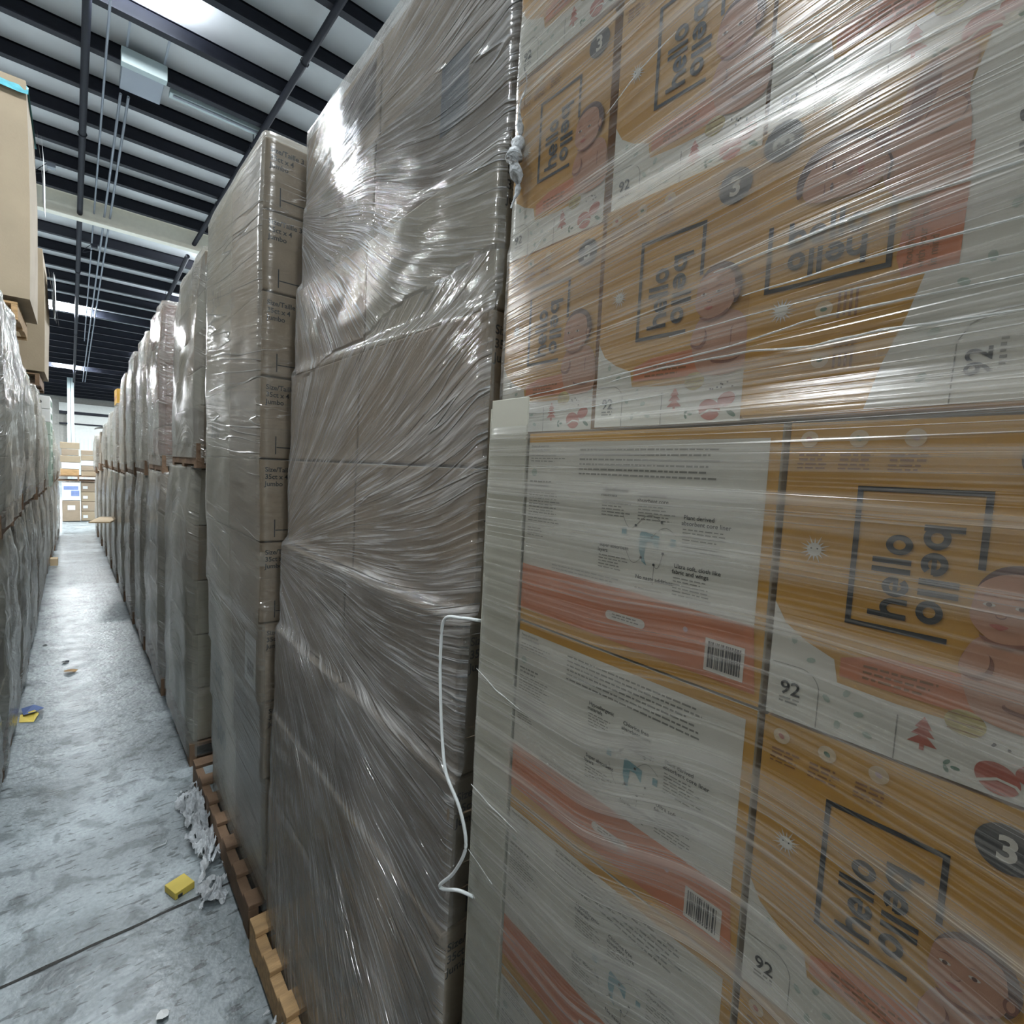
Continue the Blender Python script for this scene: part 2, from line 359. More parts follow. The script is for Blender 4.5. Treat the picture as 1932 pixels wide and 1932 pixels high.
# ------------------------------------------------------------ 2D print art
class Art:
    """flat printing on a face; a = to the photo's right along the face, d = down, in face units"""
    def __init__(s, X, yL, zT, K=.6): s.X, s.y, s.z, s.K = X, yL, zT, K; s.mb = MB(); s.n = 0
    def P(s, a, d, lay): return (s.X - .0006 - lay * .0004 - (s.n % 2000) * 1.5e-7, s.y - a * s.K, s.z - d * s.K)
    def poly(s, pts, m, lay=1):
        s.n += 1; s.mb.poly([s.P(a, d, lay) for a, d in pts][::-1], M[m])
    def blob(s, pts, m, lay=1):
        P = [Vector((p[0], p[1], 0)) for p in pts]; n = len(P); out = []
        for i in range(n):
            p0, p1, p2, p3 = P[i - 1], P[i], P[(i + 1) % n], P[(i + 2) % n]
            for k in range(5):
                t = k / 5; q = .5 * ((2 * p1) + (p2 - p0) * t + (2 * p0 - 5 * p1 + 4 * p2 - p3) * t * t + (3 * p1 - p0 - 3 * p2 + p3) * t ** 3); out.append((q.x, q.y))
        s.poly(out, m, lay)
    def rect(s, a0, d0, a1, d1, m, lay=1): s.poly([(a0, d0), (a1, d0), (a1, d1), (a0, d1)], m, lay)
    def disc(s, a, d, r, m, lay=1, n=28, ry=None, rot=0):
        ry = ry or r; cr, sr = math.cos(rot), math.sin(rot)
        s.poly([(a + r * math.cos(t) * cr - ry * math.sin(t) * sr, d + r * math.cos(t) * sr + ry * math.sin(t) * cr) for t in [2 * PI * i / n for i in range(n)]], m, lay)
    def strip(s, pts, w, m, lay=2, closed=False):
        p = [Vector(q) for q in pts]; n = len(p); Lf = []; Rt = []
        for i in range(n):
            a_ = p[(i - 1) % n] if closed else p[max(i - 1, 0)]; c_ = p[(i + 1) % n] if closed else p[min(i + 1, n - 1)]
            t = (c_ - a_).normalized(); nn = Vector((-t.y, t.x)) * w / 2; Lf.append(p[i] + nn); Rt.append(p[i] - nn)
        for i in range(n if closed else n - 1):
            j = (i + 1) % n; s.poly([tuple(Lf[i]), tuple(Lf[j]), tuple(Rt[j]), tuple(Rt[i])], m, lay)
    def frame(s, segs, w, m, lay=2):
        for (a0, d0, a1, d1) in segs:
            if abs(a0 - a1) < 1e-6: s.rect(a0 - w / 2, min(d0, d1) - w / 2, a0 + w / 2, max(d0, d1) + w / 2, m, lay)
            else: s.rect(min(a0, a1) - w / 2, d0 - w / 2, max(a0, a1) + w / 2, d0 + w / 2, m, lay)
    def word(s, txt, o, dr, up, xh, m='ink', lay=3, length=None):
        """rounded geometric lettering from strokes: b e l o h"""
        adv = {'h': 1.08, 'b': 1.16, 'e': 1.14, 'l': .46, 'o': 1.12}
        tot = sum(adv[c] for c in txt); k = (length / tot) if length else xh
        W = .27
        def T(x, y): return (o[0] + dr[0] * x * k + up[0] * y * xh, o[1] + dr[1] * x * k + up[1] * y * xh)
        x = 0
        for c in txt:
            def ring(cx, a0, a1, n=22):
                for i in range(n):
                    t0 = a0 + (a1 - a0) * i / n; t1 = a0 + (a1 - a0) * (i + 1) / n
                    q = [(cx + .5 * math.cos(t0), .5 + .5 * math.sin(t0)), (cx + .5 * math.cos(t1), .5 + .5 * math.sin(t1)),
                         (cx + (.5 - W) * math.cos(t1), .5 + (.5 - W) * math.sin(t1)), (cx + (.5 - W) * math.cos(t0), .5 + (.5 - W) * math.sin(t0))]
                    s.poly([T(*p) for p in q], m, lay)
            def bar(x0, y0, x1, y1): s.poly([T(x0, y0), T(x1, y0), T(x1, y1), T(x0, y1)], m, lay)
            if c == 'o': ring(x + .5, 0, 2 * PI)
            elif c == 'b': bar(x, 0, x + W, 1.45); ring(x + .54, 0, 2 * PI)
            elif c == 'l': bar(x, 0, x + W, 1.45)
            elif c == 'h': bar(x, 0, x + W, 1.45); ring(x + .5, 0, PI, 12); bar(x + 1 - W, 0, x + 1, .5)
            elif c == 'e': ring(x + .5, 0, 1.78 * PI); bar(x + .1, .40, x + .95, .58)
            x += adv[c]
    def text(s, txt, a, d, size, m='ink', lay=3, rot=0, bold=.0, sx=1.):
        """rot in quarter turns clockwise; a,d = left end of the baseline"""
        vv, ff = glyphs(txt, bold); r = rot * PI / 2; cr, sr = math.cos(r), math.sin(r)
        vs_ = []
        for (x, y) in vv:
            X, Y = x * size * sx, -y * size
            vs_.append(s.P(a + X * cr - Y * sr, d + X * sr + Y * cr, lay))
        s.mb.geo(vs_, [f[::-1] for f in ff], M[m])
    def lines(s, a, d, w, n, pitch, h=.003, m='greyink', lay=2, ragged=.35):
        for i in range(n):
            x = a; end = a + w * (1 - random.random() * ragged)
            while x < end:
                l = random.uniform(.006, .022) ; s.rect(x, d + i * pitch, min(x + l, end), d + i * pitch + h, m, lay); x += l + .0035
    def cap(s, u): pass
    def build(s, name, parent): return s.mb.build(name, parent)
_gc = {}
def glyphs(txt, bold=0):
    if (txt, bold) in _gc: return _gc[(txt, bold)]
    cu = bpy.data.curves.new('t', 'FONT'); cu.body = txt; cu.size = 1; cu.offset = bold; cu.resolution_u = 3
    ob = bpy.data.objects.new('t', cu); C.objects.link(ob); dg = bpy.context.evaluated_depsgraph_get()
    me = bpy.data.meshes.new_from_object(ob.evaluated_get(dg)); r = ([(v.co.x, v.co.y) for v in me.vertices], [tuple(p.vertices) for p in me.polygons])
    bpy.data.objects.remove(ob); bpy.data.curves.remove(cu); bpy.data.meshes.remove(me); _gc[(txt, bold)] = r
    return r

W0, H0 = .395, .5525      # front panel in face units (x .6 m)
def icons(A, o=(0, 0), tr=None):
    tr = tr or (lambda a, d: (a, d))
    for (a, m_) in ((.033, 'redleaf'), (.110, 'green'), (.187, 'mauve')):
        q = tr(a, .030); A.disc(*q, .0145, 'palemark', 2)
        A.disc(*q, .006, m_, 3, n=8, ry=.0042, rot=.6)
def baby(A, a, d, s=1., rot=0.):
    cr, sr = math.cos(rot), math.sin(rot)
    def T(x, y): return (a + (x * cr - y * sr) * s, d + (x * sr + y * cr) * s)
    def bl(pts, m_, lay): A.poly([T(*p) for p in pts], m_, lay)
    def ell(x, y, rx, ry, m_, lay, r2=0): q = T(x, y); A.disc(q[0], q[1], rx * s, m_, lay, ry=ry * s, rot=rot + r2)
    def bb(pts, m_, lay): A.blob([T(*p) for p in pts], m_, lay)
    bb([(-.045, .062), (-.02, .050), (.03, .048), (.062, .062), (.078, .10), (.082, .150), (.07, .185), (.02, .195), (-.03, .185), (-.05, .15), (-.058, .10)], 'skin', 4)
    bb([(-.056, .085), (-.040, .075), (-.022, .088), (-.020, .112), (-.036, .128), (-.060, .118)], 'skindark', 5)
    bb([(-.054, .082), (-.041, .072), (-.026, .084), (-.026, .106), (-.040, .120), (-.060, .110)], 'skin', 6)
    bb([(.040, .09), (.062, .085), (.074, .11), (.070, .15), (.045, .168), (.004, .166), (-.004, .156), (.02, .148), (.038, .13)], 'skindark', 5)
    bb([(.044, .088), (.064, .084), (.077, .11), (.074, .148), (.048, .162), (.006, .160), (.0, .152), (.024, .143), (.041, .126)], 'skin', 6)
    bb([(-.050, .0), (-.046, -.032), (-.024, -.058), (.010, -.064), (.042, -.048), (.058, -.014), (.056, .016), (.044, .036), (.03, .02), (-.03, .01)], 'hair', 7)
    bb([(-.053, .004), (-.047, -.026), (-.024, -.046), (.008, -.050), (.034, -.036), (.042, -.008), (.044, .020), (.034, .044), (.012, .060), (-.018, .062), (-.042, .046), (-.054, .026)], 'skin', 8)
    ell(.047, .012, .009, .014, 'skindark', 9); ell(.047, .012, .005, .009, 'skin', 10)
    for x_ in (-.033, .004):
        ell(x_, .002, .0075, .0030, 'white', 9); ell(x_, .002, .0036, .0034, 'hair', 10); bb([(x_ - .010, -.011), (x_, -.0145), (x_ + .010, -.011), (x_, -.0125)], 'skindark', 9)
    ell(-.018, .018, .0065, .0045, 'skindark', 9); ell(-.018, .016, .0055, .0045, 'skin', 10)
    bb([(-.030, .034), (-.020, .031), (-.008, .034), (-.018, .040)], 'redleaf', 9); bb([(-.040, .052), (-.018, .060), (.010, .056), (.03, .044), (.02, .058), (-.014, .066), (-.034, .060)], 'skindark', 9)

def front_art(A, ww=W0, num='92'):
    """amber face with framed wordmark, size circle, infant, white bottom with leaves and trees"""
    H = H0
    A.rect(0, 0, ww, H, 'amber', 0)
    pts = [(0, .335), (.022, .372), (.060, .398), (.106, .417), (.114, .456), (.20, .462), (.294, .462), (.30, .43), (ww, .40), (ww, H), (0, H)]
    A.poly(pts, 'white', 1)
    A.poly([(.116, .410), (.17, .392), (.30, .385), (.34, .39), (.355, .418), (.294, .446), (.20, .445), (.116, .443)], 'orange', 2)
    A.lines(.150, .412, .12, 3, .010, .004, 'brownink', 3)
    A.disc(.284, .459, .024, 'mustard', 2, ry=.020)
    for k in range(7): A.rect(.264, .447 + k * .004, .304, .4484 + k * .004, 'brownink', 3) if k % 3 == 0 else None
    # small fir tree
    for k, (w_, y_) in enumerate(((.011, .468), (.015, .480), (.019, .494))): A.poly([(.237, y_), (.237 + w_, y_ + .019), (.237 - w_, y_ + .019)], 'redleaf', 2)
    A.rect(.234, .51, .240, .522, 'redleaf', 2)
    for k in range(3): A.disc(.272 + .007 * math.cos(k * 2.1), .532 + .006 * math.sin(k * 2.1), .006, 'green', 2, n=8, ry=.003, rot=k * 1.1)
    A.disc(.325, .525, .026, 'redleaf', 2, ry=.022, rot=.5); A.disc(.362, .505, .020, 'redleaf', 2, ry=.015, rot=-.4)
    A.strip([(.30, .538), (.325, .525), (.345, .528), (.36, .545)], .004, 'white', 3)
    for k in range(9): A.disc(.315 + random.random() * .06, .462 + random.random() * .022, .0022, 'ink', 2, n=6)
    A.disc(.375, .535, .012, 'green', 2, n=10, ry=.005, rot=.6)
    # 92 tag with rounded corner line
    A.text(num, .022, .506, .036, 'ink', 3, bold=.012); A.lines(.022, .512, .036, 2, .007, .0035, 'greyink', 2, .1)
    A.strip([(.005, .450)] + [(.052 + .035 * math.sin(t), .485 - .035 * math.cos(t)) for t in [k * PI / 16 for k in range(9)]] + [(.087, H)], .0016, 'greyink', 2)
    A.rect(.202, .478, .2038, H, 'greyink', 2)
    for q in ((.04, .40), (.07, .43), (.10, .49), (.13, .47), (.15, .50), (.165, .53), (.12, .53)):
        A.disc(q[0], q[1], .008, 'palegreen', 2, n=7, ry=.005, rot=q[0] * 40)
    icons(A)
    for a0 in (.012, .078, .150):
        A.lines(a0 + .006, .056, .05, 2, .008, .0038, 'brownink', 2, .25); A.lines(a0 + .004, .073, .052, 2, .007, .0028, 'brownink', 2, .3)
    # little sun
    A.disc(.058, .228, .012, 'white', 3, n=14)
    for k in range(16):
        t = k * PI / 8; A.poly([(.058 + .012 * math.cos(t - .12), .228 + .012 * math.sin(t - .12)), (.058 + (.021 + .006 * (k % 2)) * math.cos(t), .228 + (.021 + .006 * (k % 2)) * math.sin(t)), (.058 + .012 * math.cos(t + .12), .228 + .012 * math.sin(t + .12))], 'white', 2)
    A.disc(.053, .226, .0016, 'ink', 4, n=6); A.disc(.063, .226, .0016, 'ink', 4, n=6)
    # frame: open at the lower right where the infant sits
    A.frame([(.120, .114, .120, .343), (.120, .114, .282, .114), (.282, .114, .282, .222), (.120, .343, .248, .343)], .0085, 'ink', 2)
    A.word('hello', (.199, .324), (0, -1), (-1, 0), .036, length=.142)
    A.word('bello', (.2105, .166), (0, 1), (1, 0), .034, length=.160)
    A.disc(.345, .062, .036, 'ink', 3); A.text('3', .332, .080, .052, 'white', 4, bold=.03)
    baby(A, .325, .272, .92)

def side_art(A, ww=.695, pill=True):
    """white panel of small print, orange strip, barcode, amber borders"""
    H = H0
    A.rect(0, 0, ww + .011, H, 'amber', 0)
    A.rect(0, .026, .685, .398, 'white', 1)
    A.poly([(0, .382), (.05, .386), (.685, .397), (.697, .53), (0, .515)], 'orange', 2)
    A.poly([(0, .398 - .014), (.3, .386), (.685, .396), (.685, .40), (0, .40)], 'orange', 2)
    A.rect(.33, .448, .425, .470, 'white', 3); A.disc(.33, .459, .011, 'white', 3, n=14); A.disc(.425, .459, .011, 'white', 3, n=14); A.lines(.34, .453, .08, 2, .007, .003, 'greyink', 4)
    A.rect(.588, .444, .672, .514, 'white', 3)
    x = .595
    while x < .664:
        w_ = random.choice((.0016, .0025, .004)); A.rect(x, .450, min(x + w_, .666), .506, 'ink', 4); x += w_ + random.choice((.0016, .003))
    A.disc(.54, .440, .006, 'mauve', 3, n=8)
    # printed matter
    A.text('Peace of mind for', .012, .040, .010, 'greyink', 2, bold=.01); A.text('eco friendly babies', .012, .051, .010, 'greyink', 2)
    A.lines(.012, .062, .14, 3, .008, .0026, 'greyink')
    A.disc(.028, .112, .011, 'palegreen', 2, n=16)
    A.lines(.012, .135, .10, 2, .011, .005, 'greyink'); A.lines(.012, .160, .13, 12, .0082, .0024, 'greyink')
    A.lines(.012, .272, .07, 4, .007, .0022, 'greyink')
    A.lines(.20, .045, .40, 6, .0125, .0042, 'greyink', ragged=.12)
    A.lines(.12, .366, .24, 2, .009, .0024, 'paleink', ragged=.2)
    def blk(a, d, t1, t2, n=5, w_=.1):
        A.text(t1, a, d, .0135, 'ink', 2, bold=.012); A.text(t2, a - .004, d + .013, .0135, 'ink', 2, bold=.012); A.lines(a, d + .021, w_, n, .0075, .0024, 'greyink')
    blk(.285, .150, 'Hypoallergenic', 'materials', 6, .09); blk(.395, .158, 'Chlorine free', 'absorbent core', 5, .1); blk(.515, .200, 'Plant derived', 'absorbent core liner', 7, .1)
    blk(.285, .290, 'Super absorbent', 'layers', 5, .09); blk(.40, .352, 'No nasty additives', '', 1, .08); blk(.50, .310, 'Ultra soft, cloth like', 'fabric and wings', 6, .1)
    A.poly([(.405, .245), (.41, .238), (.458, .246), (.456, .278), (.440, .262), (.424, .262), (.420, .30), (.428, .318), (.414, .310), (.404, .28)], 'teal', 2)
    A.rect(.352, .236, .366, .254, 'teal', 2); A.rect(.487, .248, .500, .265, 'teal', 2)
    for q in ((.392, .227), (.462, .213), (.438, .251), (.412, .301), (.470, .284), (.448, .313)): A.disc(q[0], q[1], .0035, 'ink', 3, n=8)
    for (p, q, c_) in (((.35, .20), (.392, .227), .02), ((.392, .227), (.462, .213), -.02), ((.438, .251), (.50, .24), -.02), ((.412, .301), (.36, .27), .03), ((.448, .313), (.47, .284), .02), ((.448, .313), (.448, .36), 0)):
        pts = [(p[0] + (q[0] - p[0]) * t / 8, p[1] + (q[1] - p[1]) * t / 8 + c_ * math.sin(t / 8 * PI)) for t in range(9)]; A.strip(pts, .0012, 'greyink', 2)

def landscape_art(A):
    """amber face printed on its side: wordmark reads level, white zone to the right"""
    A.rect(0, 0, .62, .545, 'amber', 0)
    A.poly([(.62, .0), (.33, .0), (.305, .10), (.315, .24), (.285, .32), (.262, .40), (.235, .47), (.215, .545), (.62, .545)], 'white', 1)
    A.poly([(.245, .26), (.30, .16), (.325, .15), (.322, .33), (.25, .335), (.24, .30)], 'orange', 2)
    for k in range(3): A.text(['Thoughtfully made', 'with your family', 'in mind'][k], .262 + k * .016, .325, .016, 'brownink', 3, rot=3, bold=.01)
    A.frame([(.032, .19, .032, .308), (.032, .308, .230, .308), (.230, .195, .230, .308)], .0085, 'ink', 2)
    A.word('bello', (.066, .238), (1, 0), (0, -1), .033, length=.132)
    A.word('hello', (.196, .246), (-1, 0), (0, 1), .033, length=.132)
    A.disc(.040, .028, .036, 'ink', 3); A.text('3', .058, .043, .052, 'white', 4, rot=3, bold=.03)
    # infant lying on its side
    A.blob([(.208, .10), (.225, .07), (.235, .03), (.262, .004), (.300, .0), (.318, .02), (.312, .07), (.318, .12), (.318, .17), (.30, .205), (.262, .214), (.232, .20), (.212, .17)], 'skin', 4)
    A.blob([(.245, .02), (.27, .008), (.275, .04), (.262, .08), (.235, .10), (.222, .095), (.24, .06)], 'skindark', 5)
    A.blob([(.262, .085), (.30, .072), (.314, .09), (.304, .11), (.27, .115)], 'skindark', 5); A.blob([(.262, .09), (.298, .078), (.311, .094), (.302, .112), (.27, .118)], 'skin', 6)
    A.blob([(.076, .150), (.074, .118), (.092, .084), (.125, .066), (.160, .064), (.192, .078), (.208, .104), (.19, .12), (.12, .11), (.09, .14)], 'hair', 6)
    A.blob([(.086, .150), (.088, .122), (.104, .098), (.132, .084), (.164, .080), (.190, .092), (.206, .116), (.214, .142), (.206, .164), (.18, .172), (.14, .170), (.104, .166)], 'skin', 7)
    A.blob([(.194, .088), (.206, .080), (.216, .092), (.210, .110), (.198, .108)], 'skindark', 8)
    A.strip([(.214, .120), (.222, .140), (.218, .168)], .004, 'hair', 8)
    for d_ in (.112, .150): A.disc(.134, d_, .0026, 'hair', 9, ry=.008); A.disc(.122, d_, .0013, 'skindark', 8, ry=.011)
    A.blob([(.152, .130), (.160, .124), (.166, .132), (.160, .140)], 'skindark', 8); A.blob([(.176, .118), (.182, .132), (.177, .146), (.172, .132)], 'redleaf', 8)
    for q in ((.125, .020), (.138, .362), (.139, .452)):
        A.disc(q[0], q[1], .0145, 'palemark', 2); A.disc(q[0], q[1], .006, 'green', 3, n=8, ry=.004)
        for k in range(4): A.rect(.160 + k * .009, q[1] - .028, .164 + k * .009, q[1] + .022 * (1 - .3 * random.random()), 'brownink', 2)
    A.disc(.064, .350, .012, 'white', 3, n=14)
    for k in range(16):
        t = k * PI / 8; A.poly([(.064 + .012 * math.cos(t - .12), .350 + .012 * math.sin(t - .12)), (.064 + .024 * math.cos(t), .350 + .024 * math.sin(t)), (.064 + .012 * math.cos(t + .12), .350 + .012 * math.sin(t + .12))], 'white', 2)
    A.text('92', .372, .505, .044, 'ink', 3, rot=3, bold=.012); A.lines(.38, .45, .01, 5, .009, .005, 'greyink')
    A.strip([(.328, .545), (.330, .45), (.345, .425), (.375, .41), (.45, .405)], .0018, 'greyink', 2)
    for q in ((.30, .43), (.33, .36), (.36, .33), (.29, .50), (.38, .26), (.40, .1), (.42, .15)): A.disc(q[0], q[1], .009, 'palegreen', 2, n=7, ry=.006, rot=q[0] * 30)
    A.disc(.375, .14, .009, 'ink', 2, ry=.004, rot=1.4); A.disc(.378, .185, .009, 'ink', 2, ry=.004, rot=1.4)

BOXES = []
def diaper_box(kind, X, yL, zT, w_, label, group, h=H0, depth=.42, num='92'):
    K = .6; y1 = yL; y0 = yL - w_ * K; z1 = zT; z0 = zT - h * K
    e = empty('diaper_box', ((X + depth / 2), (y0 + y1) / 2, z0), label, 'box', group)
    g = .0025
    b = MB(); b.box(X, X + depth, y0 + g, y1 - g, z0 + g, z1 - g, M['whitebox'] if kind == 'side' else M['amber']); cb = b.build('carton', e, bevel=.003)
    A = Art(X, y1 - g, z1 - g, (y1 - y0 - 2 * g) / w_ if w_ else K)
    A.K = K * .988
    if kind == 'front': front_art(A, w_, num); A.build('front_print', cb)
    elif kind == 'side': side_art(A); A.build('side_print', cb)
    else: landscape_art(A); A.build('front_print', cb)
    return e

# hello bello pallet -------------------------------------------------
KF = .6
z = 2.074
LOWG = 'printed diaper boxes on the nearest pallet'
wordz = ['top', 'second', 'third', 'fourth', 'fifth', 'bottom']
rows = [2.074 - .3315 * k for k in range(6)]
for k, zt in enumerate(rows):
    diaper_box('side', .600, 1.10 * KF, zt, .708, ['white and orange diaper box side panel just under the tilted upper rows', 'white and orange diaper box side panel with clear teal diagram, second under the upper rows', 'white and orange diaper box side panel at the bottom edge of the photo', 'white diaper box side panel fourth down in its column, below the view', 'white diaper box side panel fifth down in its column', 'white diaper box side panel resting on the pallet'][k], LOWG, depth=.24)
    for j in range(2):
        u0 = .388 - j * .402
        lb = [['amber diaper box with upright wordmark frame, directly right of the topmost white side panel', 'amber diaper box with sun and framed wordmark at the lower right', 'amber diaper box below the lowest framed wordmark at the right', 'amber diaper box fourth down in its column, under the view', 'amber diaper box fifth down in its column, under the view', 'amber diaper box at pallet level, right of the white panels'][k],
              ['amber diaper box just beyond the right edge beside the upper framed wordmark', 'amber diaper box beyond the right edge beside the lower framed wordmark', 'amber diaper box beyond the right edge, third lower row', 'amber diaper box beyond the right edge, fourth lower row', 'amber diaper box beyond the right edge, fifth lower row', 'amber diaper box beyond the right edge, at pallet level'][k]][j]
        if j == 0 or k < 3: diaper_box('front', .600, u0 * KF, zt, W0, lb, LOWG, depth=.42)
ZB = 2.074 + .005; hB = .3315
diaper_box('front', .645, 1.235 * .645, ZB + hB, W0, 'amber diaper box at the far left of the row above the white corner board', LOWG)
diaper_box('front', .627, .871 * .627 - .007, ZB + hB, W0, 'amber diaper box with bold framed wordmark, left of the sideways printed box', LOWG)
diaper_box('land', .612, .470 * .612 + .010, ZB + hB, .62, 'amber diaper box printed sideways so its wordmark reads level', LOWG, depth=.3)
diaper_box('front', .655, 1.232 * .655, ZB + 2 * hB + .005, W0, 'diaper box behind cloudy wrap at the upper left of the printed stack', LOWG)
diaper_box('front', .646, .862 * .646 - .008, ZB + 2 * hB + .005, W0, 'diaper box whose framed wordmark runs off the top edge of the photo', LOWG)
diaper_box('front', .640, .465 * .640 + .009, ZB + 2 * hB + .005, W0, 'diaper box at the top right with its 92 above the level wordmark box', LOWG)
diaper_box('front', .635, .065 * .635 + .009, ZB + 2 * hB + .005, W0, 'diaper box at the top right corner beyond the level wordmark box', LOWG)
for j in range(3):
    diaper_box('front', .655, (1.232 - .405 * j) * .655, ZB + 3 * hB + .01, W0, ['topmost diaper box at the left edge of the printed stack', 'topmost diaper box in the middle, above the photo', 'topmost diaper box at the right, above the photo'][j], LOWG)
# white corner board
b = MB()
x0, ya, yb = .5935, 1.102 * KF, 1.268 * KF
b.box(x0, x0 + .004, ya, yb, .15, 2.135, M['whitebox']); b.box(x0, x0 + .14, yb, yb + .004, .15, 2.12, M['whitebox'])
tag(b.build('corner_board', bevel=.001), 'tall plain white corner board at the far edge of the printed diaper boxes', 'corner board')

# ------------------------------------------------------------ pallets
def pallet(x0, x1, y0, y1, z0, label, m_='wood', group='wooden pallets', parent=None):
    h = .145; e = empty('pallet', ((x0 + x1) / 2, (y0 + y1) / 2, z0), label, 'pallet', group) if parent is None else parent
    mm = M[m_]; n = 7
    if parent is None:
        for k in range(n):
            a = y0 + (y1 - y0 - .09) * k / (n - 1); b = MB(); b.box(x0, x1, a, a + .09, z0 + h - .02, z0 + h, mm); b.build('deck_board', e, bevel=.003)
        for k in range(3):
            a = x0 + (x1 - x0 - .04) * k / 2; b = MB(); b.box(a, a + .04, y0, y1, z0 + .02, z0 + h - .02, mm); b.build('stringer', e, bevel=.003)
        for k in range(3):
            a = y0 + (y1 - y0 - .09) * k / 2; b = MB(); b.box(x0, x1, a, a + .09, z0, z0 + .02, mm); b.build('bottom_board', e, bevel=.003)
    else:
        b = MB()
        for k in range(n):
            a = y0 + (y1 - y0 - .09) * k / (n - 1); b.box(x0, x1, a, a + .09, z0 + h - .02, z0 + h, mm)
        for k in range(3):
            a = x0 + (x1 - x0 - .04) * k / 2; b.box(a, a + .04, y0, y1, z0 + .02, z0 + h - .02, mm)
            a = y0 + (y1 - y0 - .09) * k / 2; b.box(x0, x1, a, a + .09, z0, z0 + .02, mm)
        b.build('pallet', e)
    return e
pallet(.56, 1.56, -.42, .78, 0, 'wooden pallet under the printed diaper boxes', group=None)
pallet(.515, 1.52, .84, 2.10, 0, 'bare edge of the wooden pallet under the streaky wrapped load beside the aisle', group=None)
pallet(.525, 1.52, 2.16, 3.50, 0, 'wooden pallet with shredded film along it, under the milky wrapped load', 'wooddark', None)

# ------------------------------------------------------------ film wrap around a load
def ss(a, b_, x):
    t = max(0.0, min(1.0, (x - a) / (b_ - a))); return t * t * (3 - 2 * t)
def wrap(name, prof, z0, z1, m_, np_=60, nz=60, amp=.006, nsc=6., field=None, top=True, parent=None, label=None, cat='stretch wrap', seed=0, closed=True, m2=None):
    """prof(z) -> list of (x, y) outline points. Draped, slightly rippled film"""
    b = MB(); k = b.mat(m_); k2 = b.mat(m2) if m2 else k
    for j in range(nz + 1):
        zz = z0 + (z1 - z0) * j / nz; P = prof(zz); n = len(P)
        segs = []; tot = 0; cnt = n if closed else n - 1
        for i in range(cnt):
            l = math.dist(P[i], P[(i + 1) % n]); segs.append((tot, l, i)); tot += l
        si = 0
        for i in range(np_ + 1):
            t = tot * i / np_; t = min(t, tot - 1e-6)
            while si < len(segs) - 1 and t > segs[si][0] + segs[si][1]: si += 1
            s0, l, q = segs[si]; f = (t - s0) / max(l, 1e-9); p, r = P[q], P[(q + 1) % n]
            x, y = p[0] + (r[0] - p[0]) * f, p[1] + (r[1] - p[1]) * f
            nx, ny = (r[1] - p[1]), -(r[0] - p[0]); nl = math.hypot(nx, ny) or 1; nx /= nl; ny /= nl
            d = noise.noise(Vector((x * nsc, y * nsc + seed, zz * nsc))) * amp + noise.noise(Vector((x * nsc * 4, y * nsc * 1.5, zz * nsc * 5 + seed))) * amp * .35
            b.v.append((x + nx * d, y + ny * d, zz))
            b.uv.append(field(x, y, zz) if field else (zz, y * .9 + x * .8))
    W_ = np_ + 1
    for j in range(nz):
        for i in range(np_):
            q = j * W_ + i; b.f.append((q, q + 1, q + W_ + 1, q + W_)); p_, r_ = b.v[q], b.v[q + 1]
            b.mi.append(k2 if abs(p_[1] - r_[1]) < .55 * abs(p_[0] - r_[0]) else k)
    if top:
        c = len(b.v); xs = [v[0] for v in b.v[-W_:]]; ys = [v[1] for v in b.v[-W_:]]
        b.v.append((sum(xs) / W_, sum(ys) / W_, z1 + .01)); b.uv.append((z1, 0)); base = c - W_
        for i in range(np_): b.f.append((base + i, base + i + 1, c)); b.mi.append(k)
    o = b.build(name, parent, smooth=True)
    if parent is None: tag(o, label, cat)
    return o

# film over the printed boxes: follows the stepped faces
def prof_h(zz):
    t = ss(2.075, 2.13, zz); t2 = ss(2.415, 2.45, zz)
    def mx(a, b_, c_): return (a * (1 - t) + b_ * t) * (1 - t2) + c_ * t2
    far = mx(1.272 * KF + .006, .802, .811)
    return [(mx(.95, .97, .98), far), (mx(.600, .652, .662), far), (mx(.588, .634, .646), far - .012), (mx(.588, .618, .637), .50), (mx(.588, .602, .632), .268), (mx(.588, .600, .628), .1), (.588 + .01 * t, -.42)]
def field_h(x, y, zz):
    tilt = .10 * ss(2.0, 2.4, zz) * -1 + .34 * (1 - ss(1.35, 1.95, zz)) * ss(.5, .2, y) if False else (-.10 * ss(2.0, 2.25, zz) * (1 - ss(2.5, 2.9, zz)) + .30 * (1 - ss(1.55, 1.98, zz)) * (1 - ss(.15, .5, y)))
    return (zz - tilt * y, y * .8 + x * .5)
wrap('stretch_wrap', prof_h, .12, 3.1, FILM_H, 110, 260, .004, 5, field_h, top=False, label='clear creased stretch wrap over the printed diaper boxes nearest the camera', closed=False, seed=2)

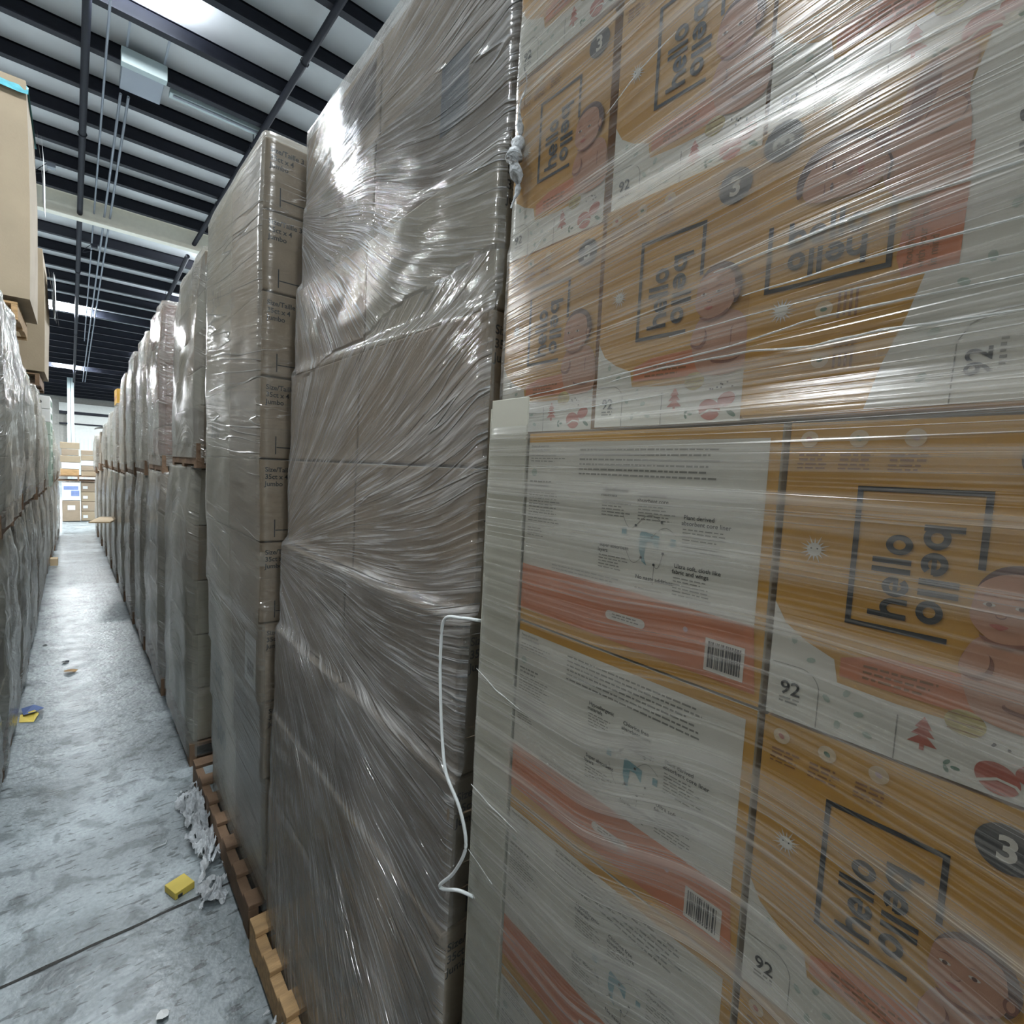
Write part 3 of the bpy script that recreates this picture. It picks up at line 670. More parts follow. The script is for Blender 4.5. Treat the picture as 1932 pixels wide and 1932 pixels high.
HW = [o for o in C.objects if o.name.startswith('stretch_wrap')][0]
def frontx(y, zz):
    P = prof_h(zz)
    for p, q in zip(P[2:], P[3:]):
        if q[1] <= y <= p[1]: f = (p[1] - y) / (p[1] - q[1]); return p[0] + (q[0] - p[0]) * f
    return P[2][0]
foldm = film('folded_wrap_rope', .55, .95, tint=(.80, .82, .80), fine=400, broad=60, along=6, gloss=.12, rough=.2, bump=.5)
def fold(pts, r0, r1=None):
    n = 40; P = []; R = []; rnd = random.Random(len(pts) * 7 + int(r0 * 1e5) + int(pts[0][1] * 1e4))
    pts = [Vector((0, a, b_)) for a, b_ in pts]; tot = len(pts) - 1
    for i in range(n + 1):
        t = i / n * tot; k = min(int(t), tot - 1); q = pts[k].lerp(pts[k + 1], t - k)
        zz = q.z + .0015 * noise.noise(Vector((q.y * 22, r0 * 900, 0))); P.append((frontx(q.y, zz) - .003, q.y, zz)); R.append(r0 * (.55 + .6 * abs(noise.noise(Vector((q.y * 30, 3, r0 * 700))))) * (.15 + .85 * math.sin(PI * min(1, max(0, .04 + .92 * i / n))) ** .4))
    b = MB(); b.tube(P, R, foldm, 8); b.uv = [(p[2] * 3 + p[0] * 3, p[1]) for p in b.v]; b.build('folded_film', HW, smooth=True)
for pts, r0 in (([(.34, 2.262), (.158, 2.278), (-.2, 2.285)], .0022), ([(.30, 2.225), (.154, 2.233), (-.2, 2.24)], .0018),
    ([(.74, 2.140), (.60, 2.150), (.439, 2.159), (.358, 2.164), (.284, 2.171), (.224, 2.182), (.059, 2.187), (-.2, 2.19)], .0017),
    ([(.50, 2.148), (.40, 2.155), (.283, 2.158), (.216, 2.153), (.155, 2.159), (-.2, 2.154)], .0020), ([(.70, 2.108), (.533, 2.111), (.40, 2.118)], .0014),
    ([(.40, 2.195), (.20, 2.204), (-.2, 2.21)], .0012), ([(.36, 2.425), (.176, 2.424), (-.2, 2.42)], .0018), ([(.33, 2.502), (.20, 2.501), (-.1, 2.50)], .0013), ([(.36, 2.524), (.20, 2.525), (-.1, 2.53)], .0012),
    ([(.56, 2.57), (.50, 2.602), (.44, 2.62)], .0012), ([(.74, 2.39), (.70, 2.405), (.64, 2.44)], .0011), ([(.76, 1.62), (.70, 1.60), (.63, 1.59)], .0016), ([(.76, 1.385), (.70, 1.375), (.62, 1.37)], .0016), ([(.76, 1.25), (.68, 1.23)], .0014)):
    fold(pts, r0)

# ------------------------------------------------------------ plain brown cartons
def carton(x0, x1, y0, y1, z0, z1, label, group, m_='kraft', near_print=True, face=None, tape=True):
    e = empty('carton', ((x0 + x1) / 2, (y0 + y1) / 2, z0), label, 'box', group); g = .003
    b = MB(); b.box(x0, x1, y0 + g, y1 - g, z0 + g, z1 - g, M[m_]); cb = b.build('carton_body', e, bevel=.006)
    if near_print:
        b = MB()
        def tx(t, px, pz, s):
            vv, ff = glyphs(t, .02); b.geo([(px + x * s, y0 + g - .0006, pz + y * s) for x, y in vv], ff, M['ink'])
        tx('Size/Taille 3', x0 + .018, z1 - .050, .026); tx('35ct x 4', x0 + .018, z1 - .078, .026); tx('Jumbo', x0 + .018, z1 - .106, .026)
        tx('SQUARE ONE', x0 + .05, z0 + .13, .014) if False else None
        b.box(x0 + .06, x0 + .20, y0 + g - .0006, y0 + g, z0 + .045, z0 + .049, M['ink']); b.box(x0 + .055, x0 + .059, y0 + g - .0006, y0 + g, z0 + .02, z0 + .09, M['ink'])
        b.build('side_print', cb)
    if face: face(cb, x0, y0, y1, z0, z1)
    return e
ordn = ['bottom', 'second', 'third', 'fourth', 'fifth', 'sixth', 'seventh', 'eighth', 'ninth', 'tenth', 'eleventh']
def face_label(e, x0, y0, y1, z0, z1, mm='greyink', f=(.25, .75, .2, .85)):
    b = MB(); w_ = y1 - y0; h = z1 - z0
    ya = y0 + w_ * f[0]; yb_ = y0 + w_ * f[1]; za = z0 + h * f[2]; zb = z0 + h * f[3]
    b.poly([(x0 - .0012, ya, za), (x0 - .0012, ya, zb), (x0 - .0012, yb_, zb), (x0 - .0012, yb_, za)], M[mm]); b.build('printed_patch', e)
# second load (behind streaky film)
zs = [.15, .35, .683, 1.014, 1.352, 1.687, 2.01, 2.333, 2.648, 2.94, 3.21]
Y0 = .828
def xs2(z): # aisle face of the load, leaning back towards the top
    return {0: .573, 1: .575, 2: .578, 3: .585, 4: .602, 5: .625, 6: .628, 7: .640, 8: .658, 9: .669}[z]
for k in range(10):
    x0 = xs2(k)
    for j, (a, b_) in enumerate(((Y0, 1.444), (1.446, 2.06))):
        fc = None
        if k == 8 and j == 0: fc = lambda e, x, ya, yb_, za, zb: face_label(e, x, ya, yb_, za, zb, 'darkpatch', (.25, .43, .45, .98))
        if k == 9 and j == 1: fc = lambda e, x, ya, yb_, za, zb: face_label(e, x, ya, yb_, za, zb, 'darkbox', (.05, .5, .3, .9))
        mk = 'kraftgrey' if (k == 7 and j == 0) else ('kraftdark' if k in (3, 4, 8) else 'kraft')
        carton(x0, x0 + .5, a, b_, zs[k], zs[k + 1], 'brown carton, %s from the floor in the %s column under the streaky wrap' % (ordn[k], ['near', 'far'][j]), 'brown cartons under the streaky wrap', mk, near_print=(j == 0), face=fc)
def s2x(zz):
    for k in range(10):
        if zz < zs[k + 1]:
            p, c, n = xs2(max(0, k - 1)), xs2(k), xs2(min(9, k + 1)); f = (zz - zs[k])
            x = c
            if p < c: x = p + (c - p) * ss(0, .035, f)
            if n < c: x = x + (n - c) * ss(.035, 0, zs[k + 1] - zz)
            return x
    return xs2(9)
def prof_s2(zz):
    x = s2x(zz) - .006 - .006 * ss(1.2, .3, zz)
    return [(1.15, 2.075), (x + .03, 2.077), (x, 2.05), (x - .003, 1.56), (x, Y0 + .012), (x + .012, Y0 - .010), (x + .10, Y0 - .012), (1.15, Y0 - .012)]
def field_s2(x, y, zz):
    yy = 2.21 - y
    a1 = math.atan2(zz - 2.97, yy); a2 = math.atan2(zz - 1.645, yy)
    wgt = 1 if zz > 2.40 + .06 * noise.noise(Vector((y * 3, 2, 1))) - .10 * (y - 1.3) else 0
    wig = noise.noise(Vector((y * 2, zz * 2, 5))) * .04
    return ((a1 if wgt else a2 + 5) + wig, math.hypot(yy, zz - (2.97 if wgt else 1.645)) * .8)
wrap('stretch_wrap', prof_s2, .05, 3.23, FILM_S2, 190, 300, .005, 5, field_s2, label='shiny streaked stretch wrap fanning across the tall brown load in the middle', closed=False, seed=11, m2=FILM_N)

# third load (milky film)
ys3 = [2.14, 2.67, 3.22]
zt3 = [.15, .36, .69, 1.02, 1.35, 1.68, 2.01, 2.33, 2.65, 2.95, 3.21]
def xs3(k): return [.583, .580, .568, .556, .546, .541, .540, .539, .540, .542][k]
for k in range(10):
    for j in range(2):
        def fc(e, x, ya, yb_, za, zb, k=k, j=j):
            b = MB(); xx = x - .0012
            if j == 0 and k == 3:
                b.poly([(xx, 2.22, za + .02), (xx, 2.22, za + .24), (xx, 2.40, za + .24), (xx, 2.40, za + .02)], M['paper'])
                for q in range(9): b.poly([(xx - .001, 2.25 + q * .012, za + .06), (xx - .001, 2.25 + q * .012, za + .13), (xx - .001, 2.256 + q * .012, za + .13), (xx - .001, 2.256 + q * .012, za + .06)], M['ink'])
                b.build('shipping_label', e)
            if j == 1 and k in (1, 2, 4, 6, 8):
                vv, ff = glyphs({1: 'BABY', 2: '300', 4: 'WIPES', 6: 'FRAGILE', 8: 'THIS SIDE'}[k] if k == 2 else '300', .02)
                s = .15; b.geo([(xx, yb_ - .12 - px * s, za + .1 + py * s) for px, py in vv], [f[::-1] for f in ff], M['greyink']); b.build('side_print', e)
        x0 = xs3(k)
        carton(x0, x0 + .5, ys3[j], ys3[j + 1], zt3[k], zt3[k + 1], 'tan carton, %s from the floor in the %s column under the milky wrap' % (ordn[k], ['near', 'far'][j]), 'tan cartons under the milky wrap', 'kraft' if j == 0 else 'kraftgrey', near_print=(j == 0), face=fc)
def s3x(zz):
    for k in range(10):
        if zz < zt3[k + 1]:
            p, c, n = xs3(max(0, k - 1)), xs3(k), xs3(min(9, k + 1)); f = (zz - zt3[k])
            x = c
            if p < c: x = p + (c - p) * ss(0, .035, f)
            if n < c: x = x + (n - c) * ss(.035, 0, zt3[k + 1] - zz)
            return x
    return xs3(9)
def prof_s3(zz):
    x = s3x(zz) - .008
    return [(1.1, 3.235), (x + .04, 3.237), (x, 3.2), (x - .006, 2.7), (x, 2.15), (x + .012, 2.132), (1.1, 2.132)]
wrap('stretch_wrap', prof_s3, .10, 3.225, FILM_S3, 90, 160, .008, 3, lambda x, y, zz: (zz - .1 * y, y + x), label='milky grey stretch wrap over the tall load behind the streaky one', closed=False, seed=21, m2=FILM_N)

# ------------------------------------------------------------ further loads on both sides
def load(x0, x1, y0, y1, z0, z1, label, group, cm='kraftgrey', fmat=None, bulge=.010, seed=0, lean=0., pal='wooddark', nrow=4, ncol=2, amp=.02, crown=.0, film_on=True, crinkly=False):
    e = empty('wrapped_pallet_load', ((x0 + x1) / 2, (y0 + y1) / 2, z0), label, 'pallet load', group)
    pallet(x0 + .01, x1 - .01, y0 + .01, y1 - .01, z0, '', pal, parent=e)
    rnd = random.Random(seed); h = (z1 - z0 - .15) / nrow
    for r in range(nrow):
        for c in range(ncol):
            ya = y0 + .03 + (y1 - y0 - .06) * c / ncol; yb_ = y0 + .03 + (y1 - y0 - .06) * (c + 1) / ncol
            j1 = rnd.uniform(-.008, .012); b = MB()
            xa = x0 + .03 + lean * r / nrow + j1 if x0 > 0 else x0 + .03; xb = x1 - .03 if x0 > 0 else x1 - .03 - lean * r / nrow - j1
            b.box(xa, xb, ya + .004, yb_ - .004, z0 + .15 + r * h, z0 + .15 + (r + 1) * h - .004, M[cm if rnd.random() > .25 else rnd.choice(['kraft', 'kraftdark', 'kraftgrey'])]); b.build('carton', e, bevel=.008)
    if film_on:
        def pr(zz):
            t = (zz - z0) / (z1 - z0); g = bulge * math.sin(PI * min(1, t * 1.05)) ; ln = lean * t; cr = crown * ss(.8, 1, t)
            if x0 > 0: xa, xb = x0 - g + ln + cr, x1 + g
            else: xa, xb = x0 - g, x1 + g - ln - cr
            ya, yb_ = y0 - .4 * g + cr * .6, y1 + .4 * g - cr * .6; c = .04
            return [(xa + c, yb_), (xa, yb_ - c), (xa - .3 * g, (ya + yb_) / 2), (xa, ya + c), (xa + c, ya), (xb - c, ya), (xb, ya + c), (xb + .3 * g, (ya + yb_) / 2), (xb, yb_ - c), (xb - c, yb_)]
        wrap('stretch_film', pr, z0 + .06, z1 + .02, fmat or FILM_F, 64, 56, amp, 4.5, lambda x, y, zz: (zz + .25 * math.sin(y * 3 + seed), y + x), top=True, parent=e, seed=seed * 3.7, m2=FILM_N if not crinkly else None)
    return e
# right row beyond the milky load
RL = [ # x0, y0, y1, z0, z1, label
    (.525, 3.68, 4.80, 0, 1.93, 'lower wrapped grey load just past the milky one on the right', 'kraftgrey', 0, FILM_S3),
    (.52, 3.45, 4.45, 1.94, 3.20, 'upper wrapped load with a shiny near corner, directly past the tall milky load', 'kraftgrey', .03, FILM_S3),
    (.505, 4.95, 6.10, 0, 1.85, 'lower wrapped load under the reddish brown topped one on the right', 'kraftgrey', 0, FILM_F),
    (.515, 4.98, 5.98, 1.86, 3.22, 'upper wrapped load with a reddish brown near side on the right', 'redbrown', 0, FILM_F),
    (.49, 6.25, 7.10, 0, 1.80, 'lower wrapped load, fourth along the right of the aisle', 'kraftgrey', 0, FILM_F),
    (.50, 6.2, 7.15, 1.80, 3.20, 'upper wrapped load whose torn top corner sticks up on the right', 'kraftgrey', .02, FILM_F),
    (.47, 7.3, 8.3, 0, 1.75, 'lower wrapped load, fifth along the right of the aisle', 'kraft', 0, FILM_F),
    (.49, 7.3, 8.25, 1.76, 3.16, 'upper wrapped load with two shiny vertical edges, fifth along the right', 'kraftgrey', 0, FILM_F),
    (.455, 8.5, 9.6, 0, 1.7, 'lower wrapped load, sixth along the right of the aisle', 'kraftgrey', 0, FILM_F),
    (.48, 8.5, 9.5, 1.72, 3.05, 'upper wrapped load, sixth along the right of the aisle', 'kraftlight', 0, FILM_F),
    (.44, 9.8, 10.9, 0, 1.7, 'lower wrapped load under the yellow cartons on the right', 'kraft', 0, FILM_F),
    (.46, 9.8, 10.8, 1.72, 2.75, 'upper wrapped load carrying the yellow cartons on the right', 'kraft', 0, FILM_F),
    (.42, 11.1, 12.2, 0, 1.7, 'lower wrapped load, eighth along the right of the aisle', 'kraftgrey', 0, FILM_F),
    (.44, 11.1, 12.2, 1.72, 2.7, 'upper wrapped load topped with a bright film knot on the right', 'kraftgrey', 0, FILM_F),
    (.40, 12.5, 13.6, 0, 1.7, 'lower wrapped load, ninth along the right of the aisle', 'kraft', 0, FILM_F),
    (.40, 12.5, 13.6, 1.72, 2.55, 'upper wrapped load, ninth along the right of the aisle', 'kraftgrey', 0, FILM_F),
    (.37, 13.9, 15.0, 0, 1.6, 'lower wrapped load, tenth along the right of the aisle', 'kraftgrey', 0, FILM_F),
    (.36, 13.9, 15.0, 1.62, 2.45, 'upper brown load with a white sheet on top at the far right of the aisle', 'kraftdark', 0, None),
    (.34, 15.4, 16.6, 0, 1.5, 'farthest lower load on the right of the aisle', 'kraft', 0, FILM_F),
    (.32, 15.4, 16.6, 1.52, 2.4, 'farthest upper load on the right of the aisle', 'kraftgrey', 0, FILM_F),
]
for i, (x0, y0, y1, z0, z1, lb, cm, lean, fm_) in enumerate(RL):
    load(x0, x0 + 1.0, y0, y1, z0, z1, lb, 'wrapped loads along the right of the aisle', cm, fm_, seed=30 + i, lean=lean, nrow=5 if i < 8 else 3, amp=.010 if i < 3 else .014, crown=.015, film_on=fm_ is not None, crinkly=fm_ is not FILM_S3)
# left row
LL = [ # x1 (aisle face), y0,y1,z0,z1
    (-.352, 2.9, 4.02, 0, 1.42, 'lower wrapped load at the left edge, nearest on the left', 'kraftgrey', FILM_L),
    (-.345, 4.12, 5.2, 0, 1.42, 'lower wrapped load with glossy folds, second on the left of the aisle', 'kraftgrey', FILM_L),
    (-.35, 5.35, 6.45, 0, 1.44, 'lower wrapped load, third on the left of the aisle', 'kraftgrey', FILM_L),
    (-.36, 6.6, 7.7, 0, 1.42, 'lower wrapped load, fourth on the left of the aisle', 'kraftgrey', FILM_L),
    (-.365, 7.9, 9.0, 0, 1.40, 'lower wrapped load with a torn opening near its top, fifth on the left', 'kraftgrey', FILM_F),
    (-.37, 9.2, 10.3, 0, 1.40, 'lower wrapped load, sixth on the left of the aisle', 'kraftgrey', FILM_F),
    (-.375, 10.6, 11.7, 0, 1.40, 'lower wrapped load, seventh on the left of the aisle', 'kraftgrey', FILM_F),
    (-.35, 12.0, 13.1, 0, 1.40, 'lower wrapped load, eighth on the left of the aisle', 'kraftgrey', FILM_F),
    (-.34, 13.5, 14.6, 0, 1.40, 'lower wrapped load, ninth on the left of the aisle', 'kraftgrey', FILM_F),
    (-.33, 15.0, 16.1, 0, 1.40, 'farthest lower load on the left of the aisle', 'kraft', FILM_F),
    (-.40, 2.9, 4.0, 1.44, 2.9, 'upper wrapped load out of view at the nearest left', 'darkbox', FILM_L),
    (-.345, 4.35, 5.9, 1.44, 3.00, 'large upper load in silvery grey wrap at the left edge', 'kraftgrey', FILM_L),
    (-.355, 6.2, 7.7, 1.46, 2.75, 'upper wrapped load behind the silvery grey one on the left', 'kraftgrey', FILM_L),
    (-.34, 8.0, 9.1, 1.42, 2.72, 'upper wrapped load below the second tall cardboard carton on the left', 'kraftgrey', FILM_F),
    (-.33, 9.4, 10.2, 1.42, 2.45, 'narrow upper wrapped load before the green printed cartons', 'kraftgrey', FILM_F),
    (-.30, 12.0, 13.1, 1.42, 2.35, 'upper wrapped load past the green printed cartons on the left', 'palegreen', FILM_F),
    (-.29, 13.5, 14.6, 1.42, 2.1, 'upper wrapped load near the far end on the left', 'kraftdark', FILM_F),
]
for i, (x1, y0, y1, z0, z1, lb, cm, fm_) in enumerate(LL):
    load(x1 - 1.05, x1, y0, y1, z0, z1, lb, 'wrapped loads along the left of the aisle', cm, fm_, seed=80 + i, nrow=4, amp=.018, bulge=.012, crown=.02, crinkly=True)

for i, (y0, y1) in enumerate(((1.65, 2.75), (.4, 1.5), (-.85, .25))):  # unseen loads, added to block light so the boxes opposite darken downwards
    load(-1.45, -.40, y0, y1, 0, 1.42, 'lower brown carton load on the left, %s out of view beside the camera' % ['first', 'second', 'third'][i], 'unseen loads on the left', 'kraft', seed=120 + i, film_on=False)
    load(-1.45, -.42, y0, y1, 1.44, 2.9, 'upper brown carton load on the left, %s out of view beside the camera' % ['first', 'second', 'third'][i], 'unseen loads on the left', 'kraft', seed=130 + i, film_on=False)
# tall cardboard cartons standing on the left loads
def tall_box(x1, y0, y1, z0, z1, w_, label, m_='kraftlight', pz=True):
    e = empty('tall_carton', (x1 - w_ / 2, (y0 + y1) / 2, z0), label, 'box', 'tall cartons on the left row')
    n = 10; b = MB(); k = b.mat(M[m_])
    # bulged walls
    for j in range(n + 1):
        t = j / n; zz = z0 + (z1 - z0) * t; g = .035 * math.sin(PI * t)
        for (x, y) in ((x1 - w_, y0), (x1 + g * .3, y0), (x1 + g, (y0 + y1) / 2), (x1 + g * .3, y1), (x1 - w_, y1)): b.v.append((x, y, zz))
    for j in range(n):
        for i in range(5):
            q = j * 5; b.f.append((q + i, q + (i + 1) % 5, q + 5 + (i + 1) % 5, q + 5 + i)); b.mi.append(k)
    b.f.append((0, 4, 3, 2, 1)); b.mi.append(k); b.f.append(tuple(n * 5 + i for i in range(5))); b.mi.append(k)
    b.build('carton_wall', e)
    return e
e = tall_box(-.285, 5.95, 7.05, 3.24, 4.96, 1.05, 'big tan cardboard carton with turquoise film on top at the upper left edge')
b = MB()
for i in range(12):
    for j in range(6):
        pass
n = 20
for j in range(n + 1):
    for i in range(n + 1):
        x = -1.36 + 1.09 * i / n; y = 5.92 + 1.16 * j / n; ed = (i in (0, n)) or (j in (0, n))
        b.v.append((x, y, 4.975 + .012 * noise.noise(Vector((x * 9, y * 9, 0))) - ((.13 if j == 0 else .055) if ed else 0)))
k = b.mat(M['cyan'])
for j in range(n):
    for i in range(n): q = j * (n + 1) + i; b.f.append((q, q + 1, q + n + 2, q + n + 1)); b.mi.append(k)
b.build('top_film', e, smooth=True)
def sheets(e, x, y, z, w_, h, n, name='paper_sheet'):
    for q in range(n):
        b = MB(); ang = .10 + .09 * q; g = 8; k = b.mat(M['paper'])
        for i in range(g + 1):
            for j in range(2):
                t = i / g; b.v.append((x + .012 + .018 * q + math.sin(t * 3 + q) * .012 + t * .03, y + j * w_ * (1 - .1 * q) + q * .03, z + h * (1 - t) - .04 * q * (1 if t > .5 else .4)))
        for i in range(g): b.f.append((i * 2, i * 2 + 1, i * 2 + 3, i * 2 + 2)); b.mi.append(k)
        b.build(name, e, smooth=True)
sheets(e, -.262, 6.6, 4.3, .4, .6, 2)
tag(pallet(-1.33, -.36, 5.97, 7.03, 3.06, 'pale wooden pallet under the big tan carton at the upper left', group=None), None)
e = tall_box(-.285, 8.35, 9.5, 2.93, 4.35, 1.0, 'second tan carton with curling white papers, behind the big one on the left')
sheets(e, -.255, 8.5, 3.75, .8, .45, 4)
pallet(-1.3, -.33, 8.37, 9.45, 2.76, 'dark pallet under the carton with the curling white papers', 'wooddark', None)
# white and green printed cartons further left
for k in range(7):
    x1 = -.30; z0_ = 1.45 + k * .195
    e = empty('printed_carton', (-.6, 10.8, z0_), ['green and white printed carton, %s of its stack on the left' % o_ for o_ in ('lowest', 'second lowest', 'third lowest', 'middle', 'fifth up')][k] if k < 5 else ['white carton with dark round spots, lower of two atop the green stack', 'white carton with dark round spots, upper of two atop the green stack'][k - 5], 'box', 'printed cartons on the left row')
    b = MB(); b.box(x1 - .55, x1, 10.45, 11.3, z0_, z0_ + .19, M['palegreen'] if k < 5 else M['paper']); cb = b.build('carton_body', e, bevel=.006)
    b = MB()
    for q in range(3 if k >= 5 else 4):
        cx = x1 - .12 - .13 * q; r = .028; zc = z0_ + .10
        pts = [(cx + r * math.cos(t), 10.449, zc + r * math.sin(t)) for t in [i * PI / 8 for i in range(16)]]; b.poly(pts, M['steel' if k >= 5 else 'green'])
    b.poly([(x1 + .001, 10.6, z0_ + .05), (x1 + .001, 11.2, z0_ + .05), (x1 + .001, 11.2, z0_ + .14), (x1 + .001, 10.6, z0_ + .14)], M['green'])
    b.build('round_spots', cb)
# yellow cartons and small toppers on the right
for k, (y, z0_, s) in enumerate(((9.9, 2.77, .22), (10.25, 2.77, .24), (10.0, 3.0, .0))):
    if s:
        e = empty('yellow_carton', (.6, y, z0_), ['yellow carton on a wrapped load at the right, nearer one', 'yellow carton on a wrapped load at the right, farther one'][k], 'box', 'yellow cartons')
        b = MB(); b.box(.47, .75, y, y + .3, z0_, z0_ + s, M['yellowbox']); b.build('carton_body', e, bevel=.005)
        b = MB(); b.box(.4685, .47, y + .05, y + .25, z0_ + .08, z0_ + .12, M['redleaf']); b.build('printed_band', e)
b = MB()
for i in range(13):
    t = i / 12; x = .30 + .9 * t; zz = 2.52 + .03 * math.sin(t * 9)
    if i: b.geo([(px, 13.8, pz), (x, 13.8, zz), (x, 15.0, zz), (px, 15.0, pz)], [(0, 1, 2, 3)], M['paper'])
    px, pz = x, zz
tag(b.build('white_sheet'), 'white sheet lying on top of the dark brown load at the far right', 'sheet')

# ------------------------------------------------------------ end of the aisle
def small_box(x0, x1, y0, y1, z0, z1, m_, label, patch=None, name='carton'):
    e = empty(name, ((x0 + x1) / 2, y0, z0), label, 'box', 'cartons at the end of the aisle')
    b = MB(); b.box(x0, x1, y0, y1, z0, z1, M[m_]); cb = b.build('carton_body', e, bevel=.01)
    if patch:
        for (fx0, fx1, fz0, fz1, mm) in patch:
            b = MB(); w_ = x1 - x0; h = z1 - z0; b.box(x0 + w_ * fx0, x0 + w_ * fx1, y0 - .002, y0, z0 + h * fz0, z0 + h * fz1, M[mm]); b.build('printed_label', cb)
small_box(-.33, .06, 19, 19.9, .02, .60, 'kraft', 'brown carton with a white label at the end of the aisle', [(.3, .72, .55, .78, 'paper')])
small_box(-.33, .06, 19, 19.9, .61, 1.12, 'paper', 'blue and white printed carton stacked on the labelled brown one at the aisle end', [(.1, .9, .6, .8, 'blueprint'), (.5, .95, .25, .55, 'blueprint')])
for k in range(4):
    small_box(.08, .50, 19.05, 19.9, .02 + k * .28, .29 + k * .28, ['kraftlight', 'kraft', 'kraftlight', 'kraft'][k], ['tan carton at floor level, right column at the aisle end', 'tan carton, second up in the right column at the aisle end', 'tan carton, third up in the right column at the aisle end', 'tan carton, topmost of the lower right column at the aisle end'][k], [(.1, .35, .3, .6, 'paper')])
pallet(-.55, .60, 19.0, 20.0, 1.16, 'dark pallet lying on the cartons at the end of the aisle', 'wooddark', None)
for k in range(5):
    small_box(-.36 + .03 * (k % 2), .04 + .02 * (k % 3), 19.1, 19.9, 1.31 + k * .19, 1.49 + k * .19, ['wood', 'paper', 'kraftlight', 'kraft', 'kraftlight'][k], 'pale flattened carton, %s of the left pile on the far pallet' % ordn[k].replace('bottom', 'lowest'), None, 'flat_carton')
    small_box(.09, .50, 19.1, 19.9, 1.31 + k * .15, 1.45 + k * .15, ['kraftlight', 'kraft', 'paper', 'kraftlight', 'kraft'][k], 'pale flattened carton, %s of the right pile on the far pallet' % ordn[k].replace('bottom', 'lowest'), None, 'flat_carton')
# back wall door and panels, steel column
b = MB(); b.box(-.5, 2.6, YB - .25, YB - .1, 0, 4.55, M['wallm'])
for k in range(14): b.box(-.5 + k * .22, -.48 + k * .22, YB - .27, YB - .25, 0, 2.9, M['palesteel'])
tag(b.build('door_1'), 'pale roll up door in the far wall', kind='structure')
b = MB(); b.box(-.9, 3.0, YB - .3, YB - .1, 4.55, 4.75, M['steel']); b.box(-.9, 3.0, YB - .3, YB - .05, 4.75, 5.3, M['wallm']); b.box(-.9, 3, YB - .32, YB - .05, 3.85, 3.95, M['steel']); tag(b.build('trim_2'), 'dark header over the far door', kind='structure')
b = MB(); b.box(-.40, -.10, 40, 40.02, 0, 6.3, M['palesteel']); b.box(-.40, -.10, 40.28, 40.3, 0, 6.3, M['palesteel']); b.box(-.26, -.24, 40, 40.3, 0, 6.3, M['palesteel'])
tag(b.build('steel_column'), 'pale blue steel column near the far wall, left of the door', 'column')

# ------------------------------------------------------------ litter and loose things
def shred(name, cx, cy, cz, sx, sy, sz, n, label, cat='film scrap', seed=1, m_='shred'):
    rnd = random.Random(seed); b = MB(); k = b.mat(M[m_]); g = n
    for j in range(g + 1):
        for i in range(g + 1):
            u, v = i / g - .5, j / g - .5
            X_ = u * sx; Y_ = v * sy; q = Vector((X_ * 22, Y_ * 22, seed * 3.1)); q2 = Vector((X_ * 70, Y_ * 70, seed))
            x = cx + X_ + .020 * noise.noise(q + Vector((0, 0, 5))) + .006 * noise.noise(q2); y = cy + Y_ + .020 * noise.noise(q + Vector((0, 0, 9)))
            zz = cz + sz * (.35 + (u + .5) * .5) * (.6 + .9 * noise.noise(q) + .35 * noise.noise(q2)) * (1 - (2 * v) ** 4)
            b.v.append((x, y, max(zz, .004)))
    for j in range(g):
        for i in range(g):
            u, v = (i + .5) / g - .5, (j + .5) / g - .5
            if max(abs(u * 2), abs(v * 2)) ** 3 + .9 * noise.noise(Vector((u * sx * 26, v * sy * 26, seed + 11))) > .42: continue
            q = j * (g + 1) + i; b.f.append((q, q + 1, q + g + 2, q + g + 1)); b.mi.append(k)
    return tag(b.build(name, smooth=True), label, cat)
shred('film_scrap', .475, 3.0, .0, .13, .95, .15, 90, 'long ragged strip of white film lying along the foot of the milky load', seed=3)
shred('film_scrap', .455, 2.50, .0, .13, .20, .10, 50, 'small tuft of torn white film beside the floor joint', seed=5)
shred('film_scrap', .475, 1.50, .02, .08, .60, .15, 80, 'crumpled white film trailing by the bare pallet edge at the bottom', seed=8)
# film knot in the gap between the two nearest loads
b = MB(); pts = []
for i in range(26):
    t = i / 25; pts.append((.645 - .012 * t + .006 * math.sin(t * 17), .778 - .004 * math.sin(t * 9), 2.76 - .26 * t))
b.tube(pts, [.0015 + .012 * math.sin(PI * max(0, (i / 25 - .25)) / .75) ** 2 * (1 + .4 * math.sin(i * 2.1)) for i in range(26)], M['shred'], 9)
tag(b.build('film_knot', smooth=True), 'twisted knot of white film hanging at the upper gap between the two nearest loads', 'film scrap')
# white cord loop
def smoothpts(P, n=6):
    out = []
    for i in range(len(P) - 1):
        p0, p1, p2, p3 = [Vector(P[max(0, min(len(P) - 1, i + d))]) for d in (-1, 0, 1, 2)]
        for k in range(n):
            t = k / n; out.append(.5 * ((2 * p1) + (p2 - p0) * t + (2 * p0 - 5 * p1 + 4 * p2 - p3) * t * t + (3 * p1 - p0 - 3 * p2 + p3) * t ** 3))
    out.append(Vector(P[-1])); return out
CORD = [(.63, .775, 1.700), (.590, .775, 1.712), (.572, .80, 1.712), (.563, .845, 1.700), (.563, .855, 1.64), (.560, .845, 1.55), (.556, .825, 1.46), (.552, .80, 1.40), (.560, .765, 1.35), (.565, .745, 1.30), (.565, .745, 1.26), (.562, .775, 1.20), (.556, .81, 1.155), (.560, .80, 1.150), (.572, .765, 1.165), (.60, .74, 1.150)]
b = MB(); b.tube(smoothpts(CORD), .0034, M['strap'], 8); tag(b.build('cord', smooth=True), 'white cord looping down the near corner of the streaky wrapped load', 'cord')
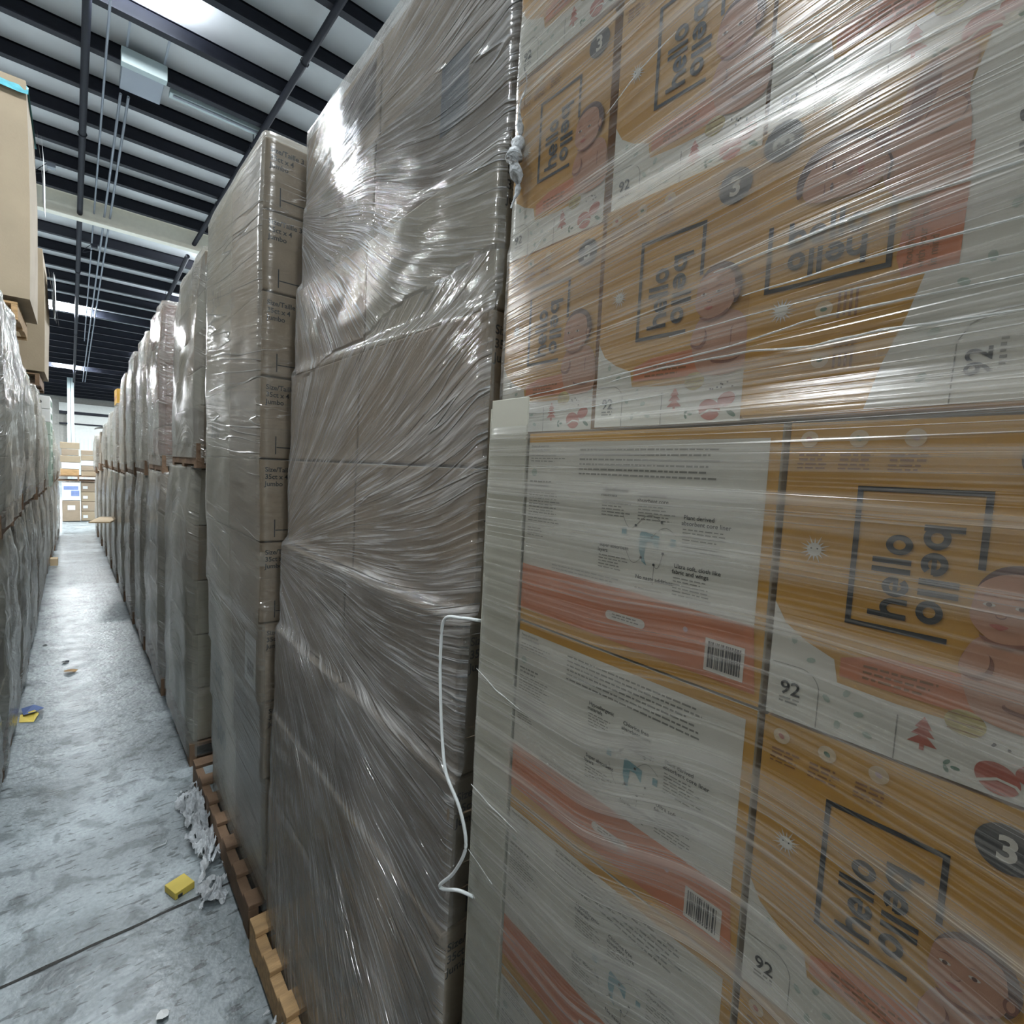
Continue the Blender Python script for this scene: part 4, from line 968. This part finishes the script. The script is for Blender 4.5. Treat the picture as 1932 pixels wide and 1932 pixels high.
# floor litter
b = MB(); b.box(.30, .385, 2.57, 2.66, .002, .035, M['yellow'], rot=.35); b.box(.31, .33, 2.56, 2.565, .01, .025, M['ink'], rot=.35, c=(.34, 2.61)); tag(b.build('torn_carton_scrap', bevel=.003), 'small torn yellow carton scrap on the floor near the joint', 'litter')
e = empty('crushed_packet', (-.29, 5.05, .0), 'crushed blue and yellow packet on the floor against the left row', 'litter')
b = MB(); b.geo([(-.34, 5.0, .004), (-.26, 4.96, .004), (-.235, 5.05, .025), (-.26, 5.10, .04), (-.34, 5.10, .02)], [(0, 1, 2, 3, 4)], M['yellow']); b.build('yellow_side', e)
b = MB(); b.geo([(-.32, 5.06, .03), (-.26, 5.04, .045), (-.215, 5.10, .035), (-.21, 5.16, .02), (-.27, 5.21, .04), (-.34, 5.20, .03)], [(0, 1, 2), (0, 2, 3), (0, 3, 4, 5)], M['blue']); b.build('blue_side', e)
for i, (x, y, s, mm, lb) in enumerate([(-.065, 5.95, .05, 'wood', 'small brown wooden chip lying in the middle of the aisle'), (-.10, 6.25, .035, 'steel', 'small dark scrap just beyond the brown chip in the aisle'), (-.27, 6.9, .022, 'ink', 'tiny black scrap near the left row'), (.215, 2.02, .022, 'paper', 'tiny white paper scrap at the bottom of the aisle floor')]):
    b = MB(); r = random.Random(i); pts = [(x + s * (.7 + .5 * r.random()) * math.cos(t), y + s * (.7 + .5 * r.random()) * math.sin(t), .004 + .5 * s * r.random()) for t in [k * PI / 3.5 for k in range(7)]]
    b.geo(pts + [(x, y, s * .6)], [(k, (k + 1) % 7, 7) for k in range(7)], M[mm]); tag(b.build('floor_scrap'), lb, 'litter')
b = MB(); b.tube([(.27, 2.98, .005), (.33, 2.985, .006), (.335, 3.0, .008)], .0035, M['shred'], 6); tag(b.build('nail'), 'thin pale splinter lying on the floor before the shredded film', 'litter')
# loose cardboard flap sticking out into the aisle on the right, yellow tag on the left
b = MB(); b.box(.20, .46, 9.9, 10.7, .93, .95, M['kraftflap'], rot=-.2); tag(b.build('cardboard_flap'), 'loose tan cardboard flap jutting into the aisle from the right row', 'cardboard')
b = MB(); b.box(-.37, -.27, 11.75, 11.95, .0, .12, M['kraftflap']); tag(b.build('wooden_block'), 'pale tan wooden block at the foot of the left row far down the aisle', 'litter')
